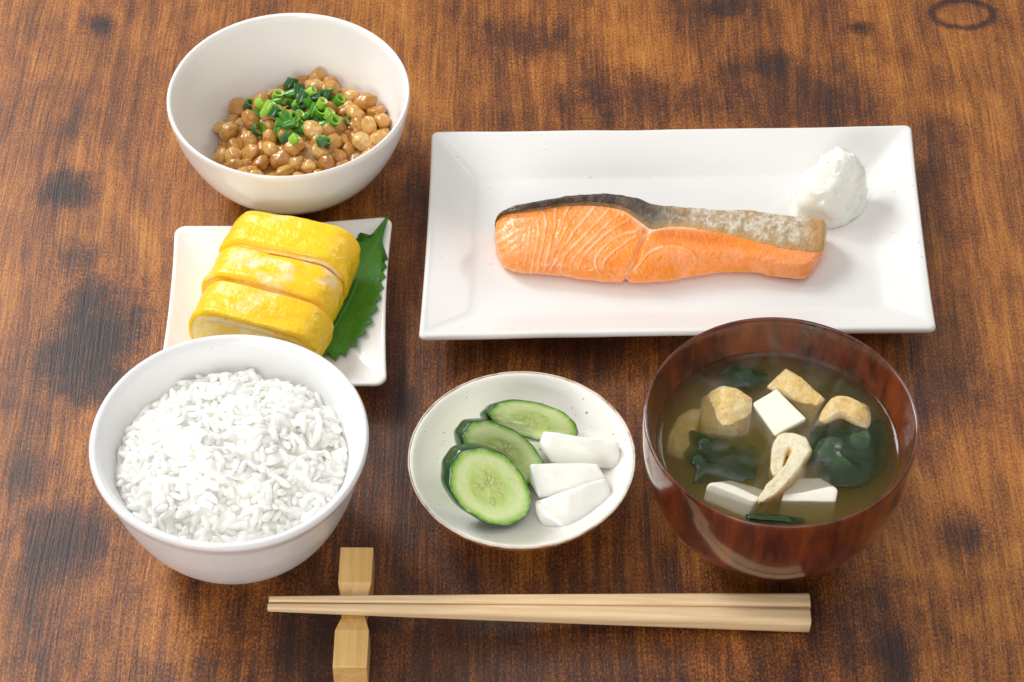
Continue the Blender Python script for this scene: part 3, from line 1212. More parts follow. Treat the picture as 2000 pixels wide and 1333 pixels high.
# ------------------------------------------------------------------ shiso leaf
def build_leaf():
    right = [(763, 430), (757, 446), (750, 466), (746, 487), (745, 506), (759, 522), (747, 524), (757.5, 538), (746, 543), (755, 556), (742, 562), (751, 577), (739, 582), (746, 596),
             (732, 602), (739, 616), (723, 624), (728, 641), (712, 644), (716, 660), (699, 662), (698, 684), (684, 677), (675, 700), (664, 690), (656, 708), (642, 692), (622, 704)]
    left = [(763, 430), (750, 444), (739, 456), (728, 466), (718, 472), (702, 458), (696, 474), (676, 457), (676, 478), (652, 474), (656, 496), (632, 498), (640, 518), (614, 522), (624, 542),
            (598, 550), (612, 570), (588, 580), (604, 598), (580, 612), (598, 628), (580, 642), (600, 655), (588, 668), (606, 674), (600, 688), (612, 694), (618, 702)]
    mid = catmull([(763, 430), (745, 470), (722, 510), (700, 550), (676, 600), (648, 650), (620, 703)], len(right))
    zl = EGG_Z + 0.0016

    def pts(l):
        return np.array([P(x, y, zl) for x, y in l])
    R3, L3, M3 = pts(right), pts(left), pts(mid)
    nv = 14
    rows = []
    for a, m_, b in zip(L3, M3, R3):
        row = [m_ + (a - m_) * (1 - t) for t in np.linspace(0, 1, nv)] + [m_ + (b - m_) * t for t in np.linspace(0, 1, nv)[1:]]
        rows.append(row)
    G = np.array(rows)
    nvv = G.shape[1]
    s = np.abs(np.linspace(-1, 1, nvv))
    u = np.linspace(0, 1, len(G))[:, None]
    q = G.reshape(-1, 3)
    wav = (0.0010 * fbm(q * 70, 3, 4)).reshape(G.shape[:2])
    vein = np.cos((u * 26 + s[None, :] * 3.2) * 2 * np.pi / 2.6)
    G[..., 2] += np.abs(wav) + 0.00035 * smooth(-0.2, 1, vein) * (1 - s) * 0.8 + 0.0008 * s ** 2
    # the plate rises towards its edge: keep the leaf above it
    edge = smooth(0.020, 0.000, np.abs(G[..., 0] - P(762, 560, .0135)[0]))
    G[..., 2] += 0.0042 * edge
    n = NT('shiso_leaf_green')
    co = n.coord()
    c = n.mix(n.noise(co, 160, 4, 0.6), (0.028, 0.150, 0.009), (0.075, 0.27, 0.017))
    c = n.mix(n.attr('vein'), c, (0.10, 0.27, 0.04))
    n.set(Base_Color=c, Roughness=0.42)
    n.bump(n.noise(co, 700, 3, 0.6), 0.35, 0.0006)
    sss(n, 0.15, (0.3, 1.0, 0.1), 0.0008)
    veinm = (np.exp(-(s[None, :] / 0.05) ** 2) * 0.9 + 0 * u) + 0.28 * smooth(0.86, 1.0, vein) * smooth(1.0, 0.4, s)[None, :]
    V = G.reshape(-1, 3)
    F = grid_faces(G.shape[0], nvv)
    V2 = np.vstack([V, V - np.array([0, 0, 0.0004])])
    k = len(V)
    F2 = F + [tuple(x + k for x in f[::-1]) for f in F]
    rim = [i * nvv for i in range(len(G))] + [(len(G) - 1) * nvv + j for j in range(1, nvv)] + [i * nvv + nvv - 1 for i in range(len(G) - 2, -1, -1)] + list(range(nvv - 2, 0, -1))
    for a, b in zip(rim, rim[1:] + rim[:1]):
        F2.append((a, b, b + k, a + k))
    vm = np.clip(np.r_[veinm.ravel(), veinm.ravel()], 0, 1)
    root = empty('shiso_leaf', (V[:, 0].mean(), V[:, 1].mean(), EGG_Z))
    o = mesh('leaf_blade', V2, F2, n.m, root, None, True, {'vein': vm})
    fix_normals(o)
    # midrib
    mr = catmull(G[:, nv - 1], 40)
    ring, na = [], 8
    for i, c_ in enumerate(mr):
        rr = 0.0002 + 0.0005 * i / len(mr)
        ring.append([c_ + np.array([math.cos(t), 0.3 * math.cos(t), math.sin(t)]) * rr for t in np.linspace(0, 2 * np.pi, na, endpoint=False)])
    V = np.array(ring).transpose(1, 0, 2).reshape(-1, 3)
    g = NT('leaf_midrib')
    g.set(Base_Color=(0.10, 0.25, 0.04), Roughness=0.45)
    mesh('midrib', V, grid_faces(na, len(mr), True), g.m, o)
    tag(root, 'dark green serrated shiso leaf under the omelette slices', 'leaf')


build_leaf()


# ------------------------------------------------------------------ grilled salmon
def build_salmon():
    def Z(x, y):   # magnified reading -> photo pixel
        return 940 + x / 2.857, 350 + y / 2.857
    # x, skin top, flesh/skin line, bottom, height of ridge, height of skin top
    st = [(78, 262, 272, 350, 12, 12), (84, 225, 238, 420, 16, 16), (112, 190, 206, 476, 19, 20), (155, 168, 196, 505, 21, 22), (210, 148, 190, 521, 22.5, 24), (300, 130, 180, 527, 23.5, 25.5), (400, 115, 162, 536, 24, 26),
          (500, 97, 150, 546, 24.5, 26.5), (600, 88, 148, 560, 25, 27), (700, 88, 156, 570, 25, 27), (800, 98, 182, 574, 24.5, 26.5), (880, 116, 236, 576, 23.5, 25.5), (950, 145, 278, 573, 22.5, 24.5),
          (1050, 155, 266, 565, 22, 24), (1150, 162, 268, 550, 21.5, 23.5), (1250, 170, 284, 532, 20.5, 23), (1350, 178, 306, 518, 19.5, 22.5), (1450, 181, 330, 516, 18.5, 22), (1550, 190, 355, 527, 17.5, 21.5),
          (1650, 205, 378, 546, 16.5, 21), (1750, 214, 394, 557, 16, 20.5), (1830, 219, 402, 538, 15.5, 20), (1880, 224, 404, 470, 15, 19.5), (1910, 236, 396, 425, 14, 18.5), (1926, 262, 330, 352, 13, 15)]
    z0 = PLATE_Z + 0.0002
    secs = []
    for (x, yt, yb, y1, zr, zt) in st:
        zr = z0 + zr * 0.00074
        zt = z0 + zt * 0.00078
        lowl = smooth(700, 1300, x)
        a = P(*Z(x, y1), z0 + 0.0030)                       # lower front edge
        und = a + np.array([0, 0.0030, -0.0028])            # tucked under
        sh = P(*Z(x, y1 - (y1 - yb) * 0.16), z0 + (0.52 - 0.04 * lowl) * (zr - z0))
        md = P(*Z(x, y1 - (y1 - yb) * 0.50), z0 + 0.84 * (zr - z0))
        bd = P(*Z(x, yb), zr)
        m2 = P(*Z(x, yb + (yt - yb) * 0.5), (zr + zt) / 2 + 0.0006)
        tp = P(*Z(x, yt), zt)
        bk = tp + np.array([0, 0.0040, -0.45 * (zt - z0)])
        bb = tp + np.array([0, 0.0025, -(zt - z0) + 0.0002])
        secs.append([und, a, sh, md, bd, m2, tp, bk, bb])
    secs = np.array(secs)
    nu = 420
    # resample along the length by photo x
    xs = np.array([s[0] for s in st], float)
    uu = np.interp(np.linspace(0, 1, nu), np.linspace(0, 1, len(xs)), np.arange(len(xs)))
    lin = np.interp(np.linspace(xs[0], xs[-1], nu), xs, np.arange(len(xs)))
    uu = 0.75 * lin + 0.25 * uu
    # curve through stations for each rail
    dense = 2001
    rails = [catmull(secs[:, k], dense) for k in range(secs.shape[1])]
    idx = np.clip((uu / (len(xs) - 1) * (dense - 1)).round().astype(int), 0, dense - 1)
    rails = np.array([r[idx] for r in rails])              # rails x nu x 3
    # flesh : rails 0..4, skin : 4..8
    nvf, nvs = 150, 70
    nr = rails.shape[0]
    full = np.array([catmull(rails[:, i], 801) for i in range(nu)])
    per = 800 // (nr - 1)
    fi = np.round(np.concatenate([np.linspace(0, 4, nvf)]) * per).astype(int)
    si = np.round(np.linspace(4, nr - 1, nvs) * per).astype(int)
    FL = full[:, fi]
    SK = full[:, si]
    # flesh pattern in reading coordinates
    ph = (to_photo(FL.reshape(-1, 3)) - np.array([940, 350])) * 2.857
    lines = [([(350, 185), (358, 240), (345, 340), (322, 480), (312, 520)], 1), ([(305, 235), (315, 290), (300, 400), (278, 520)], 1), ([(262, 270), (262, 340), (238, 515)], .8), ([(215, 330), (210, 430), (193, 505)], .5),
             ([(85, 305), (180, 232), (305, 215)], .6), ([(80, 352), (170, 300), (250, 268)], .6), ([(92, 392), (180, 342), (220, 320)], .5), ([(100, 430), (160, 400), (205, 372)], .4),
             ([(415, 160), (405, 260), (385, 340), (362, 480), (350, 520)], 1), ([(490, 150), (450, 240), (425, 330), (420, 365)], 1), ([(555, 150), (490, 240), (440, 330), (395, 430)], 1),
             ([(640, 150), (560, 240), (480, 350), (420, 440), (385, 515)], 1.3), ([(712, 165), (620, 260), (540, 350), (460, 440), (440, 525)], 1), ([(768, 188), (660, 290), (570, 380), (505, 450), (495, 515)], 1),
             ([(830, 222), (700, 300), (620, 370), (560, 440), (540, 510)], 1), ([(872, 285), (760, 320), (690, 370), (640, 430), (640, 500), (670, 540)], 1), ([(865, 320), (780, 370), (700, 440), (685, 500), (740, 545)], .9),
             ([(905, 300), (880, 370), (840, 470), (797, 560)], 1.8), ([(1010, 378), (930, 415), (870, 480), (815, 550)], 1.0), ([(950, 400), (1050, 375), (1140, 390), (1195, 440), (1200, 470)], .55),
             ([(920, 300), (1000, 275), (1080, 262), (1200, 275)], .9)]
    wl = np.zeros(len(ph))
    dk = np.zeros(len(ph))
    pg = np.zeros(len(ph))
    nz = np.c_[ph / 60.0, np.zeros(len(ph))]
    wig = np.stack([fbm(nz * 0.7, 2, 3), fbm(nz * 0.7, 2, 8)], -1) * 8
    phw = ph + wig
    wvar = fbm(nz * 1.1, 2, 51)
    for pl, wgt in lines:
        c = catmull(pl, 24)
        d = np.full(len(ph), 1e9)
        side = np.zeros(len(ph))
        for a, b in zip(c[:-1], c[1:]):
            ab = b - a
            t = np.clip(((phw - a) @ ab) / (ab @ ab), 0, 1)
            e = phw - (a + t[:, None] * ab)
            dd = np.hypot(e[:, 0], e[:, 1])
            upd = dd < d
            side[upd] = (ab[0] * e[upd, 1] - ab[1] * e[upd, 0])
            d = np.minimum(d, dd)
        wl = np.maximum(wl, min(wgt, 1.2) * np.exp(-(d / (2.8 + 1.5 * wgt + 2.2 * np.maximum(wvar, -.5))) ** 2) * (0.78 + 0.6 * wvar))
        pg = np.maximum(pg, np.exp(-d / 15) * (side >= 0) * min(wgt, 1))
        dk = np.maximum(dk, np.exp(-((d - 15) / 9) ** 2) * (side < 0))
    big = fbm(nz * 0.6, 3, 12)
    mid_ = fbm(nz * 2.2, 3, 14)
    pink = np.array([1.0, 0.35, 0.11])
    oran = np.array([1.0, 0.265, 0.010])
    brown = np.array([0.74, 0.16, 0.006])
    pale = np.array([0.98, 0.76, 0.55])
    leftpale = np.exp(-(((ph[:, 0] - 190) / 110) ** 2 + ((ph[:, 1] - 380) / 110) ** 2))
    rightpale = np.exp(-(((ph[:, 0] - 1080) / 120) ** 2 + ((ph[:, 1] - 455) / 60) ** 2))
    lowpink = smooth(1300, 1600, ph[:, 0]) * smooth(390, 470, ph[:, 1])
    o_amt = np.clip(0.70 + 1.3 * big + 0.7 * mid_ - 0.7 * leftpale - 0.65 * rightpale - 0.5 * lowpink, 0, 1)
    toast = smooth(900, 1000, ph[:, 0]) * smooth(1500, 1250, ph[:, 0]) * np.exp(-((ph[:, 1] - (300 + 0.10 * (ph[:, 0] - 950))) / 34) ** 2)
    toast = np.maximum(toast, np.exp(-(((ph[:, 0] - 640) / 110) ** 2 + ((ph[:, 1] - 480) / 42) ** 2)) * smooth(-0.1, 0.3, mid_))
    toast = np.maximum(toast, np.exp(-(((ph[:, 0] - 395) / 40) ** 2 + ((ph[:, 1] - 500) / 30) ** 2)))
    toast = np.maximum(toast, 0.8 * np.exp(-(((ph[:, 0] - 820) / 60) ** 2 + ((ph[:, 1] - 250) / 40) ** 2)))
    colr = lerp(pink, oran, o_amt)
    colr = lerp(colr, np.array([0.86, 0.25, 0.012]), 0.65 * dk * (1 - leftpale) * (0.6 + 0.6 * mid_))
    colr = lerp(colr, brown, np.clip(toast * 0.85 + 0.45 * smooth(0.45, 0.75, mid_) * o_amt, 0, 0.8))
    yb = np.interp(ph[:, 0], xs, [s[2] for s in st])
    y1 = np.interp(ph[:, 0], xs, [s[3] for s in st])
    vfrac = (y1 - ph[:, 1]) / np.maximum(y1 - yb, 1)
    seamgap = np.exp(-(((ph[:, 0] - 915) / 45) ** 2 + ((ph[:, 1] - 245) / 38) ** 2))
    fat = np.clip(seamgap + 0.8 * np.exp(-((ph[:, 1] - yb - 6) / 8) ** 2) * smooth(700, 850, ph[:, 0]) * smooth(1350, 1100, ph[:, 0]), 0, 1)
    colr = lerp(colr, np.array([0.80, 0.62, 0.44]), fat * 0.85)
    colr = lerp(colr, np.array([1.0, 0.52, 0.22]), np.clip(pg * (0.7 + 0.8 * wvar), 0, 1) * 0.42)
    colr = lerp(colr, pale, np.clip(wl, 0, 1) * 0.66)
    colr = lerp(colr, np.array([0.90, 0.50, 0.33]), smooth(0.06, -0.02, vfrac) * 0.7)
    low = np.exp(-((vfrac - 0.10) / 0.07) ** 2) * smooth(-0.2, 0.3, big + 0.5 * mid_)
    colr = lerp(colr, np.array([0.80, 0.25, 0.010]), low * 0.75)
    lf = smooth(150, 95, ph[:, 0]) * smooth(-0.3, 0.3, mid_)
    colr = lerp(colr, np.array([0.82, 0.28, 0.012]), lf * 0.6)
    speck = smooth(0.52, 0.66, fbm(nz * 9, 2, 40)) * o_amt
    colr = lerp(colr, np.array([0.70, 0.34, 0.05]), speck * 0.6)
    # relief : flakes bulge between the pale lines
    du = np.gradient(FL, axis=0)
    dv = np.gradient(FL, axis=1)
    nn = np.cross(du, dv)
    nn /= np.linalg.norm(nn, axis=2, keepdims=True) + 1e-12
    if nn[nu // 2, nvf // 2, 2] < 0:
        nn = -nn
    rel = -0.00022 * np.clip(dk, 0, 1) - 0.00004 * np.clip(wl, 0, 1) + 0.0005 * big + 0.00022 * fbm(nz * 5, 3, 44)
    seam = np.zeros(len(ph))
    c = catmull([(905, 295), (880, 370), (840, 470), (797, 575)], 30)
    d = np.min(np.hypot(phw[:, None, 0] - c[None, :, 0] - 10, phw[:, None, 1] - c[None, :, 1]), 1)
    rel -= 0.0016 * np.exp(-(d / 13) ** 2)
    edge = smooth(0.0, 0.06, np.minimum(np.linspace(0, 1, nvf), np.linspace(1, 0, nvf)) + 0.03)[None, :].repeat(nu, 0).ravel()
    FLd = FL.reshape(-1, 3) + nn.reshape(-1, 3) * (rel * edge)[:, None]
    FLd[:, 2] = np.maximum(FLd[:, 2], z0 - 0.0001)

    n = NT('grilled_salmon_flesh')
    co = n.coord()
    f = n.noise(co, 900, 3, 0.6)
    c = n.mix(n.ramp(f, [(0.5, 0.0), (0.75, 0.35)]), n.attr('tint'), (0.82, 0.36, 0.05))
    n.set(Base_Color=c)
    n.set(Roughness=n.math('MULTIPLY_ADD', n.noise(co, 300, 3), 0.30, 0.10))
    n.b.inputs['Specular IOR Level'].default_value = 0.5
    sss(n, 0.10, (1.0, 0.40, 0.12), 0.0025)
    n.b.inputs['Coat Weight'].default_value = 0.4
    n.b.inputs['Coat Roughness'].default_value = 0.08
    n.bump(n.math('ADD', n.noise(co, 700, 4, 0.6), n.noise(co, 1500, 2)), 0.5, 0.0008)
    cx = P(1290, 480, PLATE_Z)
    root = empty('salmon_fillet', (cx[0], cx[1], PLATE_Z))
    tag(root, 'grilled orange salmon fillet with browned skin on the oblong plate', 'salmon')
    F = grid_faces(nu, nvf)
    o = mesh('flesh', FLd, F, n.m, root, None, True, {'tint': colr})
    # skin
    ps = (to_photo(SK.reshape(-1, 3)) - np.array([940, 350])) * 2.857
    qs = SK.reshape(-1, 3)
    t = smooth(780, 1330, ps[:, 0] + 140 * fbm(qs * 90, 3, 6))
    cr = fbm(qs * 330, 4, 9)
    scorched = lerp(np.array([0.030, 0.020, 0.016]), np.array([0.10, 0.055, 0.028]), smooth(-0.25, 0.4, cr))
    silver = lerp(np.array([0.50, 0.36, 0.20]), np.array([0.76, 0.66, 0.52]), smooth(-0.3, 0.3, fbm(qs * 700, 3, 29) * 0.7 + 0.5 * cr))
    silver = lerp(silver, np.array([0.42, 0.21, 0.05]), smooth(0.0, 0.4, fbm(qs * 180, 4, 19)) * 0.7)
    sc = lerp(scorched, silver, t)
    vv = np.linspace(0, 1, nvs)[None, :].repeat(nu, 0).ravel()
    gold = np.exp(-(vv / 0.09) ** 2) * (0.55 + 0.4 * t)
    gold = np.maximum(gold, smooth(1770, 1870, ps[:, 0]) * 0.95)
    gold = np.maximum(gold, 0.55 * np.exp(-((vv - 0.5) / 0.05) ** 2) * smooth(0.0, 0.3, fbm(qs * 160, 2, 23)))
    sc = lerp(sc, np.array([0.58, 0.29, 0.05]), gold * 0.85)
    du = np.gradient(SK, axis=0)
    dv = np.gradient(SK, axis=1)
    ns = np.cross(du, dv)
    ns /= np.linalg.norm(ns, axis=2, keepdims=True) + 1e-12
    if ns[nu // 2, 8, 2] < 0:
        ns = -ns
    thick = 0.0003 + 0.0005 * fbm(qs * 260, 4, 10) + 0.0004 * fbm(qs * 90, 2, 13)
    thick = thick * smooth(-0.03, 0.10, vv)
    SKd = qs + ns.reshape(-1, 3) * thick[:, None]
    SKd[:, 2] = np.maximum(SKd[:, 2], z0)
    s = NT('crisp_salmon_skin')
    co = s.coord()
    s.set(Base_Color=s.attr('tint'))
    s.set(Roughness=s.math('MULTIPLY_ADD', s.noise(co, 420, 3), 0.4, 0.12))
    s.b.inputs['Coat Weight'].default_value = 0.5
    s.b.inputs['Coat Roughness'].default_value = 0.12
    s.bump(s.noise(co, 520, 5, 0.65), 1.0, 0.0014)
    sk = mesh('skin', SKd, grid_faces(nu, nvs), s.m, root, None, True, {'tint': sc})
    sk['label'] = 'dark scorched skin turning silver grey along the back edge'
    # ends and underside closed
    loop = []
    for end, nm in ((0, 'end_face'), (nu - 1, 'end_face')):
        ring = np.vstack([FLd.reshape(nu, nvf, 3)[end], SKd.reshape(nu, nvs, 3)[end][1:]])
        c = ring.mean(0)
        V = np.vstack([ring, c])
        Fc = [(i, (i + 1) % len(ring), len(ring)) for i in range(len(ring))]
        mesh(nm, V, Fc, n.m, root, None, True, {'tint': np.tile(oran, (len(V), 1))})


build_salmon()


# ------------------------------------------------------------------ grated radish mound
def build_grated():
    n = NT('grated_white_radish')
    co = n.coord()
    n.set(Base_Color=(0.88, 0.88, 0.81), Roughness=0.20)
    n.b.inputs['Coat Weight'].default_value = 0.3
    n.bump(n.noise(n.mapping(co, (1, 1, 1)), 520, 4, 0.65, 1.0), 0.30, 0.0010)
    z0 = PLATE_Z
    c = P(1613, 408, z0)
    root = empty('grated_radish', (c[0], c[1], z0))
    tag(root, 'mound of grated white radish at the corner of the oblong plate', 'radish')
    nu, nv = 120, 60
    V = []
    for i in range(nu):
        for j in range(nv):
            a = 2 * math.pi * i / nu
            t = j / (nv - 1)
            r = 0.0160 * (1 - t ** 2.2) ** 0.5 * (1 + 0.10 * math.sin(2 * a + 0.5)) + 1e-5
            h = 0.0295 * t
            V.append((r * math.cos(a) + 0.0052 * t ** 1.2, r * math.sin(a) * 0.88 + 0.006 * t, h))
    V = np.array(V)
    d = V / np.array([0.016, 0.014, 0.03])
    k = 0.0026 * fbm(V * 110, 2, 3) + 0.0003 * fbm(V * 420, 2, 5)
    dirv = V - np.array([0.003, 0.003, 0.008])
    dirv /= np.linalg.norm(dirv, axis=1, keepdims=True)
    V = V + dirv * k[:, None]
    V[:, 2] = np.maximum(V[:, 2], 0.0)
    W = V + np.array([c[0], c[1], z0])
    w = NT('wet_grated_radish')
    wc = w.coord()
    w.set(Base_Color=(0.88, 0.885, 0.81), Roughness=0.16)
    w.b.inputs['Coat Weight'].default_value = 0.3
    sss(w, 0.8, (1.0, 0.99, 0.90), 0.0045)
    w.bump(w.noise(wc, 420, 4, 0.55, 1.5), 0.22, 0.0009)
    mesh('mound', W, grid_faces(nu, nv, True), w.m, root)
    # wet shreds over the surface
    VV, FF = [], []
    Vg = V.reshape(nu, nv, 3)
    for q in range(70):
        i, j = rng.integers(nu), int(nv * (rng.random() ** 0.8) * 0.97)
        p = Vg[i, j]
        nr = dirv.reshape(nu, nv, 3)[i, j]
        tdir = rng.normal(size=3)
        tdir -= nr * (tdir @ nr) * 0.85
        tdir /= np.linalg.norm(tdir)
        L = rng.uniform(0.0022, 0.0060)
        r = rng.uniform(0.00022, 0.00048)
        bend = rng.normal(0, 0.0008)
        sd = np.cross(tdir, nr)
        off = len(VV)
        m = 5
        for s in range(m):
            f = s / (m - 1) - 0.5
            ctr = p + tdir * L * f + sd * bend * (f * f * 4) - nr * 0.0005 * (f * f * 4) - nr * 0.0001
            rr = r * (1 - (2 * f) ** 4 * 0.7)
            for t in range(5):
                an = 2 * math.pi * t / 5
                VV.append(ctr + (nr * math.cos(an) + sd * math.sin(an)) * rr)
        for s in range(m - 1):
            for t in range(5):
                FF.append((off + s * 5 + t, off + s * 5 + (t + 1) % 5, off + (s + 1) * 5 + (t + 1) % 5, off + (s + 1) * 5 + t))
    VV = np.array(VV)
    VV[:, 2] = np.maximum(VV[:, 2], 0.0002)
    o = mesh('shreds', VV + np.array([c[0], c[1], z0]), FF, n.m, root)
    o['kind'] = 'stuff'


build_grated()


# ------------------------------------------------------------------ pickles
def dish_z(x, y):
    r = np.hypot(x - DISH_C[0], y - DISH_C[1])
    p = np.array(DISH_IN)[::-1]
    return np.interp(r, p[:, 0], p[:, 1])


def build_cucumbers():
    sk = NT('cucumber_skin')
    co = sk.coord()
    c = sk.ramp(sk.noise(co, 150, 4, 0.6), [(0.35, (0.012, 0.055, 0.012)), (0.6, (0.022, 0.088, 0.018)), (0.8, (0.036, 0.12, 0.025))])
    sk.set(Base_Color=c, Roughness=0.22)
    sk.b.inputs['Coat Weight'].default_value = 0.4
    sk.bump(sk.noise(co, 260, 3, 0.6), 0.35, 0.0012)
    fl = NT('cucumber_flesh')
    co = fl.coord()
    c = fl.mix(fl.ramp(fl.noise(co, 500, 3), [(0.4, 0.0), (0.8, 0.35)]), fl.attr('tint'), (0.72, 0.80, 0.48))
    fl.set(Base_Color=c, Roughness=0.16)
    fl.b.inputs['Coat Weight'].default_value = 0.5
    fl.b.inputs['Coat Roughness'].default_value = 0.05
    sss(fl, 0.5, (0.8, 1.0, 0.4), 0.003)
    fl.bump(fl.noise(co, 380, 4, 0.6), 0.28, 0.0008)
    sd = NT('cucumber_seed')
    sd.set(Base_Color=(0.58, 0.70, 0.24), Roughness=0.10)
    sss(sd, 0.5, (0.8, 1.0, 0.4), 0.002)
    S, SF = uv_sphere(10, 7)
    seedm = mesh_data('seed', S * np.array([1, 0.52, 0.30]) * 0.00145, SF, sd.m)

    # face centre photo px, height of centre, semi long px, semi short px, tilt of long axis in photo (deg down-right), view normal (right, up, toward)
    specs = [((1043, 822), 0.0245, 91, 36, 14, (0.40, 0.10, 0.90), 'pickled cucumber slice at the back, under the upper radish stick', 11),
             ((985, 885), 0.0240, 93, 47, 33, (0.42, -0.10, 0.90), 'middle pickled cucumber slice of the overlapping three', 11),
             ((957.5, 952), 0.0215, 92, 66, 43, (0.42, -0.20, 0.88), 'front pickled cucumber slice, its whole oval cut face showing', 11)]
    for k, ((px, py), zc, la, lb, ang, nv_, label, th) in enumerate(specs):
        nrm = nv_[0] * _R + nv_[1] * _U + nv_[2] * _B
        nrm /= np.linalg.norm(nrm)
        a = math.radians(ang)
        lu = math.cos(a) * _R - math.sin(a) * _U
        # the long axis lies in the face: project the image direction on it along the view
        lu = lu - nrm * (lu @ nrm) / (nrm @ _B) * 0 - _B * (lu @ nrm) / (nrm @ _B)
        su = -math.sin(a) * _R - math.cos(a) * _U
        su = su - _B * (su @ nrm) / (nrm @ _B)
        for _ in range(60):
            c = P(px, py, zc)
            mm = ((_C - c) @ _B) / _F
            tq = np.linspace(0, 6.283, 60)
            rim = c + np.outer(np.cos(tq), lu * la * mm) + np.outer(np.sin(tq), su * lb * mm)
            rim = np.vstack([rim, rim - nrm * th * 0.001])
            if (rim[:, 2] - dish_z(rim[:, 0], rim[:, 1])).min() > -0.0020:
                break
            zc += 0.0004
        depth = (_C - c) @ _B
        mm = depth / _F
        A, Bv = lu * la * mm, su * lb * mm
        thick = th * 0.001
        root = empty('cucumber_slice', c - np.array([0, 0, 0.010]))
        tag(root, label, 'cucumber', 'three pickled cucumber slices')
        na = 120
        tt = np.linspace(0, 2 * np.pi, na, endpoint=False)
        wobr = 1 + 0.018 * np.sin(3 * tt + k) + 0.012 * np.sin(5 * tt + 2 * k) + 0.010 * np.sin(11 * tt + k)
        # skin wall, cut on the slant: the back end is shifted along the cucumber's own axis
        axis = -nrm * thick
        rows = []
        for f, ins in ((-0.002, 0.972), (0.015, 0.99), (0.05, 1.0), (0.2, 1.014), (0.4, 1.018), (0.6, 1.010), (0.75, 0.992), (0.9, 0.962), (1.0, 0.92)):
            rows.append(c + axis * f + np.outer(np.cos(tt) * wobr * ins, A) + np.outer(np.sin(tt) * wobr * ins, Bv))
        V = np.array(rows).transpose(1, 0, 2).reshape(-1, 3)
        o = mesh('skin', V, grid_faces(na, len(rows), True), sk.m, root)
        fix_normals(o)
        # cut faces
        for side in (0, 1):
            nr = 44
            rr = np.linspace(0.975, 0.0, nr)
            pts, tint = [], []
            for r in rr:
                q = np.outer(np.cos(tt) * wobr * r, A) + np.outer(np.sin(tt) * wobr * r, Bv)
                pts.append(c + axis * side + q * (0.945 if side else 1.0))
            Pn = np.array(pts).transpose(1, 0, 2)
            Rr = np.repeat(rr[None], na, 0)
            Tt = np.repeat(tt[:, None], nr, 1)
            q = np.stack([Rr * np.cos(Tt) * 3, Rr * np.sin(Tt) * 3, np.full_like(Rr, k * 5.0)], -1)
            nz1 = fbm(q * 1.4, 3, 5)
            rj = Rr + 0.03 * nz1
            col = lerp((0.54, 0.76, 0.18), (0.74, 0.86, 0.42), smooth(0.35, 0.70, rj))
            col = lerp(col, (0.36, 0.64, 0.08), smooth(0.76, 0.90, rj) * 0.95)
            col = lerp(col, (0.09, 0.30, 0.02), smooth(0.89, 0.955, rj))
            core = smooth(0.50, 0.38, rj)
            col = lerp(col, (0.58, 0.71, 0.21), core * 0.9)
            # lighter three-armed core
            arms = smooth(0.3, 0.9, np.cos(3 * Tt + 0.6 + k)) * smooth(0.45, 0.1, Rr)
            col = lerp(col, (0.70, 0.82, 0.36), arms * 0.4)
            col = lerp(col, (0.80, 0.84, 0.56), 0.35 * smooth(0.1, 0.5, fbm(q * 2.5, 3, 15)))
            rel = 0.0003 * fbm(q * 2, 3, 8) - 0.0003 * core * smooth(0.5, -0.3, np.cos(3 * Tt + 0.6 + k))
            rel = rel * smooth(0.975, 0.93, Rr)
            V = (Pn + nrm * (rel * (1 if side == 0 else -1))[..., None]).reshape(-1, 3)
            fo = mesh('cut_face', V, grid_faces(na, nr, True), fl.m, root, None, True, {'tint': col.reshape(-1, 3)})
            if side == 0:
                front = fo
        # seeds in the core
        for s in range(15):
            an = s / 15 * 6.283 + rng.normal(0, 0.25)
            r = rng.uniform(0.12, 0.38)
            loc = c + A * math.cos(an) * r + Bv * math.sin(an) * r - nrm * 0.00025
            o = bpy.data.objects.new('seed', seedm)
            COL.objects.link(o)
            o.parent = front
            o.location = Vector(loc - world_loc(front))
            xdir = A * math.cos(an) + Bv * math.sin(an)
            xdir /= np.linalg.norm(xdir)
            ydir = np.cross(nrm, xdir)
            M = Matrix((xdir, ydir, nrm)).transposed()
            o.rotation_mode = 'QUATERNION'
            o.rotation_quaternion = M.to_quaternion()
            sc = 0.8 + 0.5 * rng.random()
            o.scale = (sc, sc, sc)


build_cucumbers()


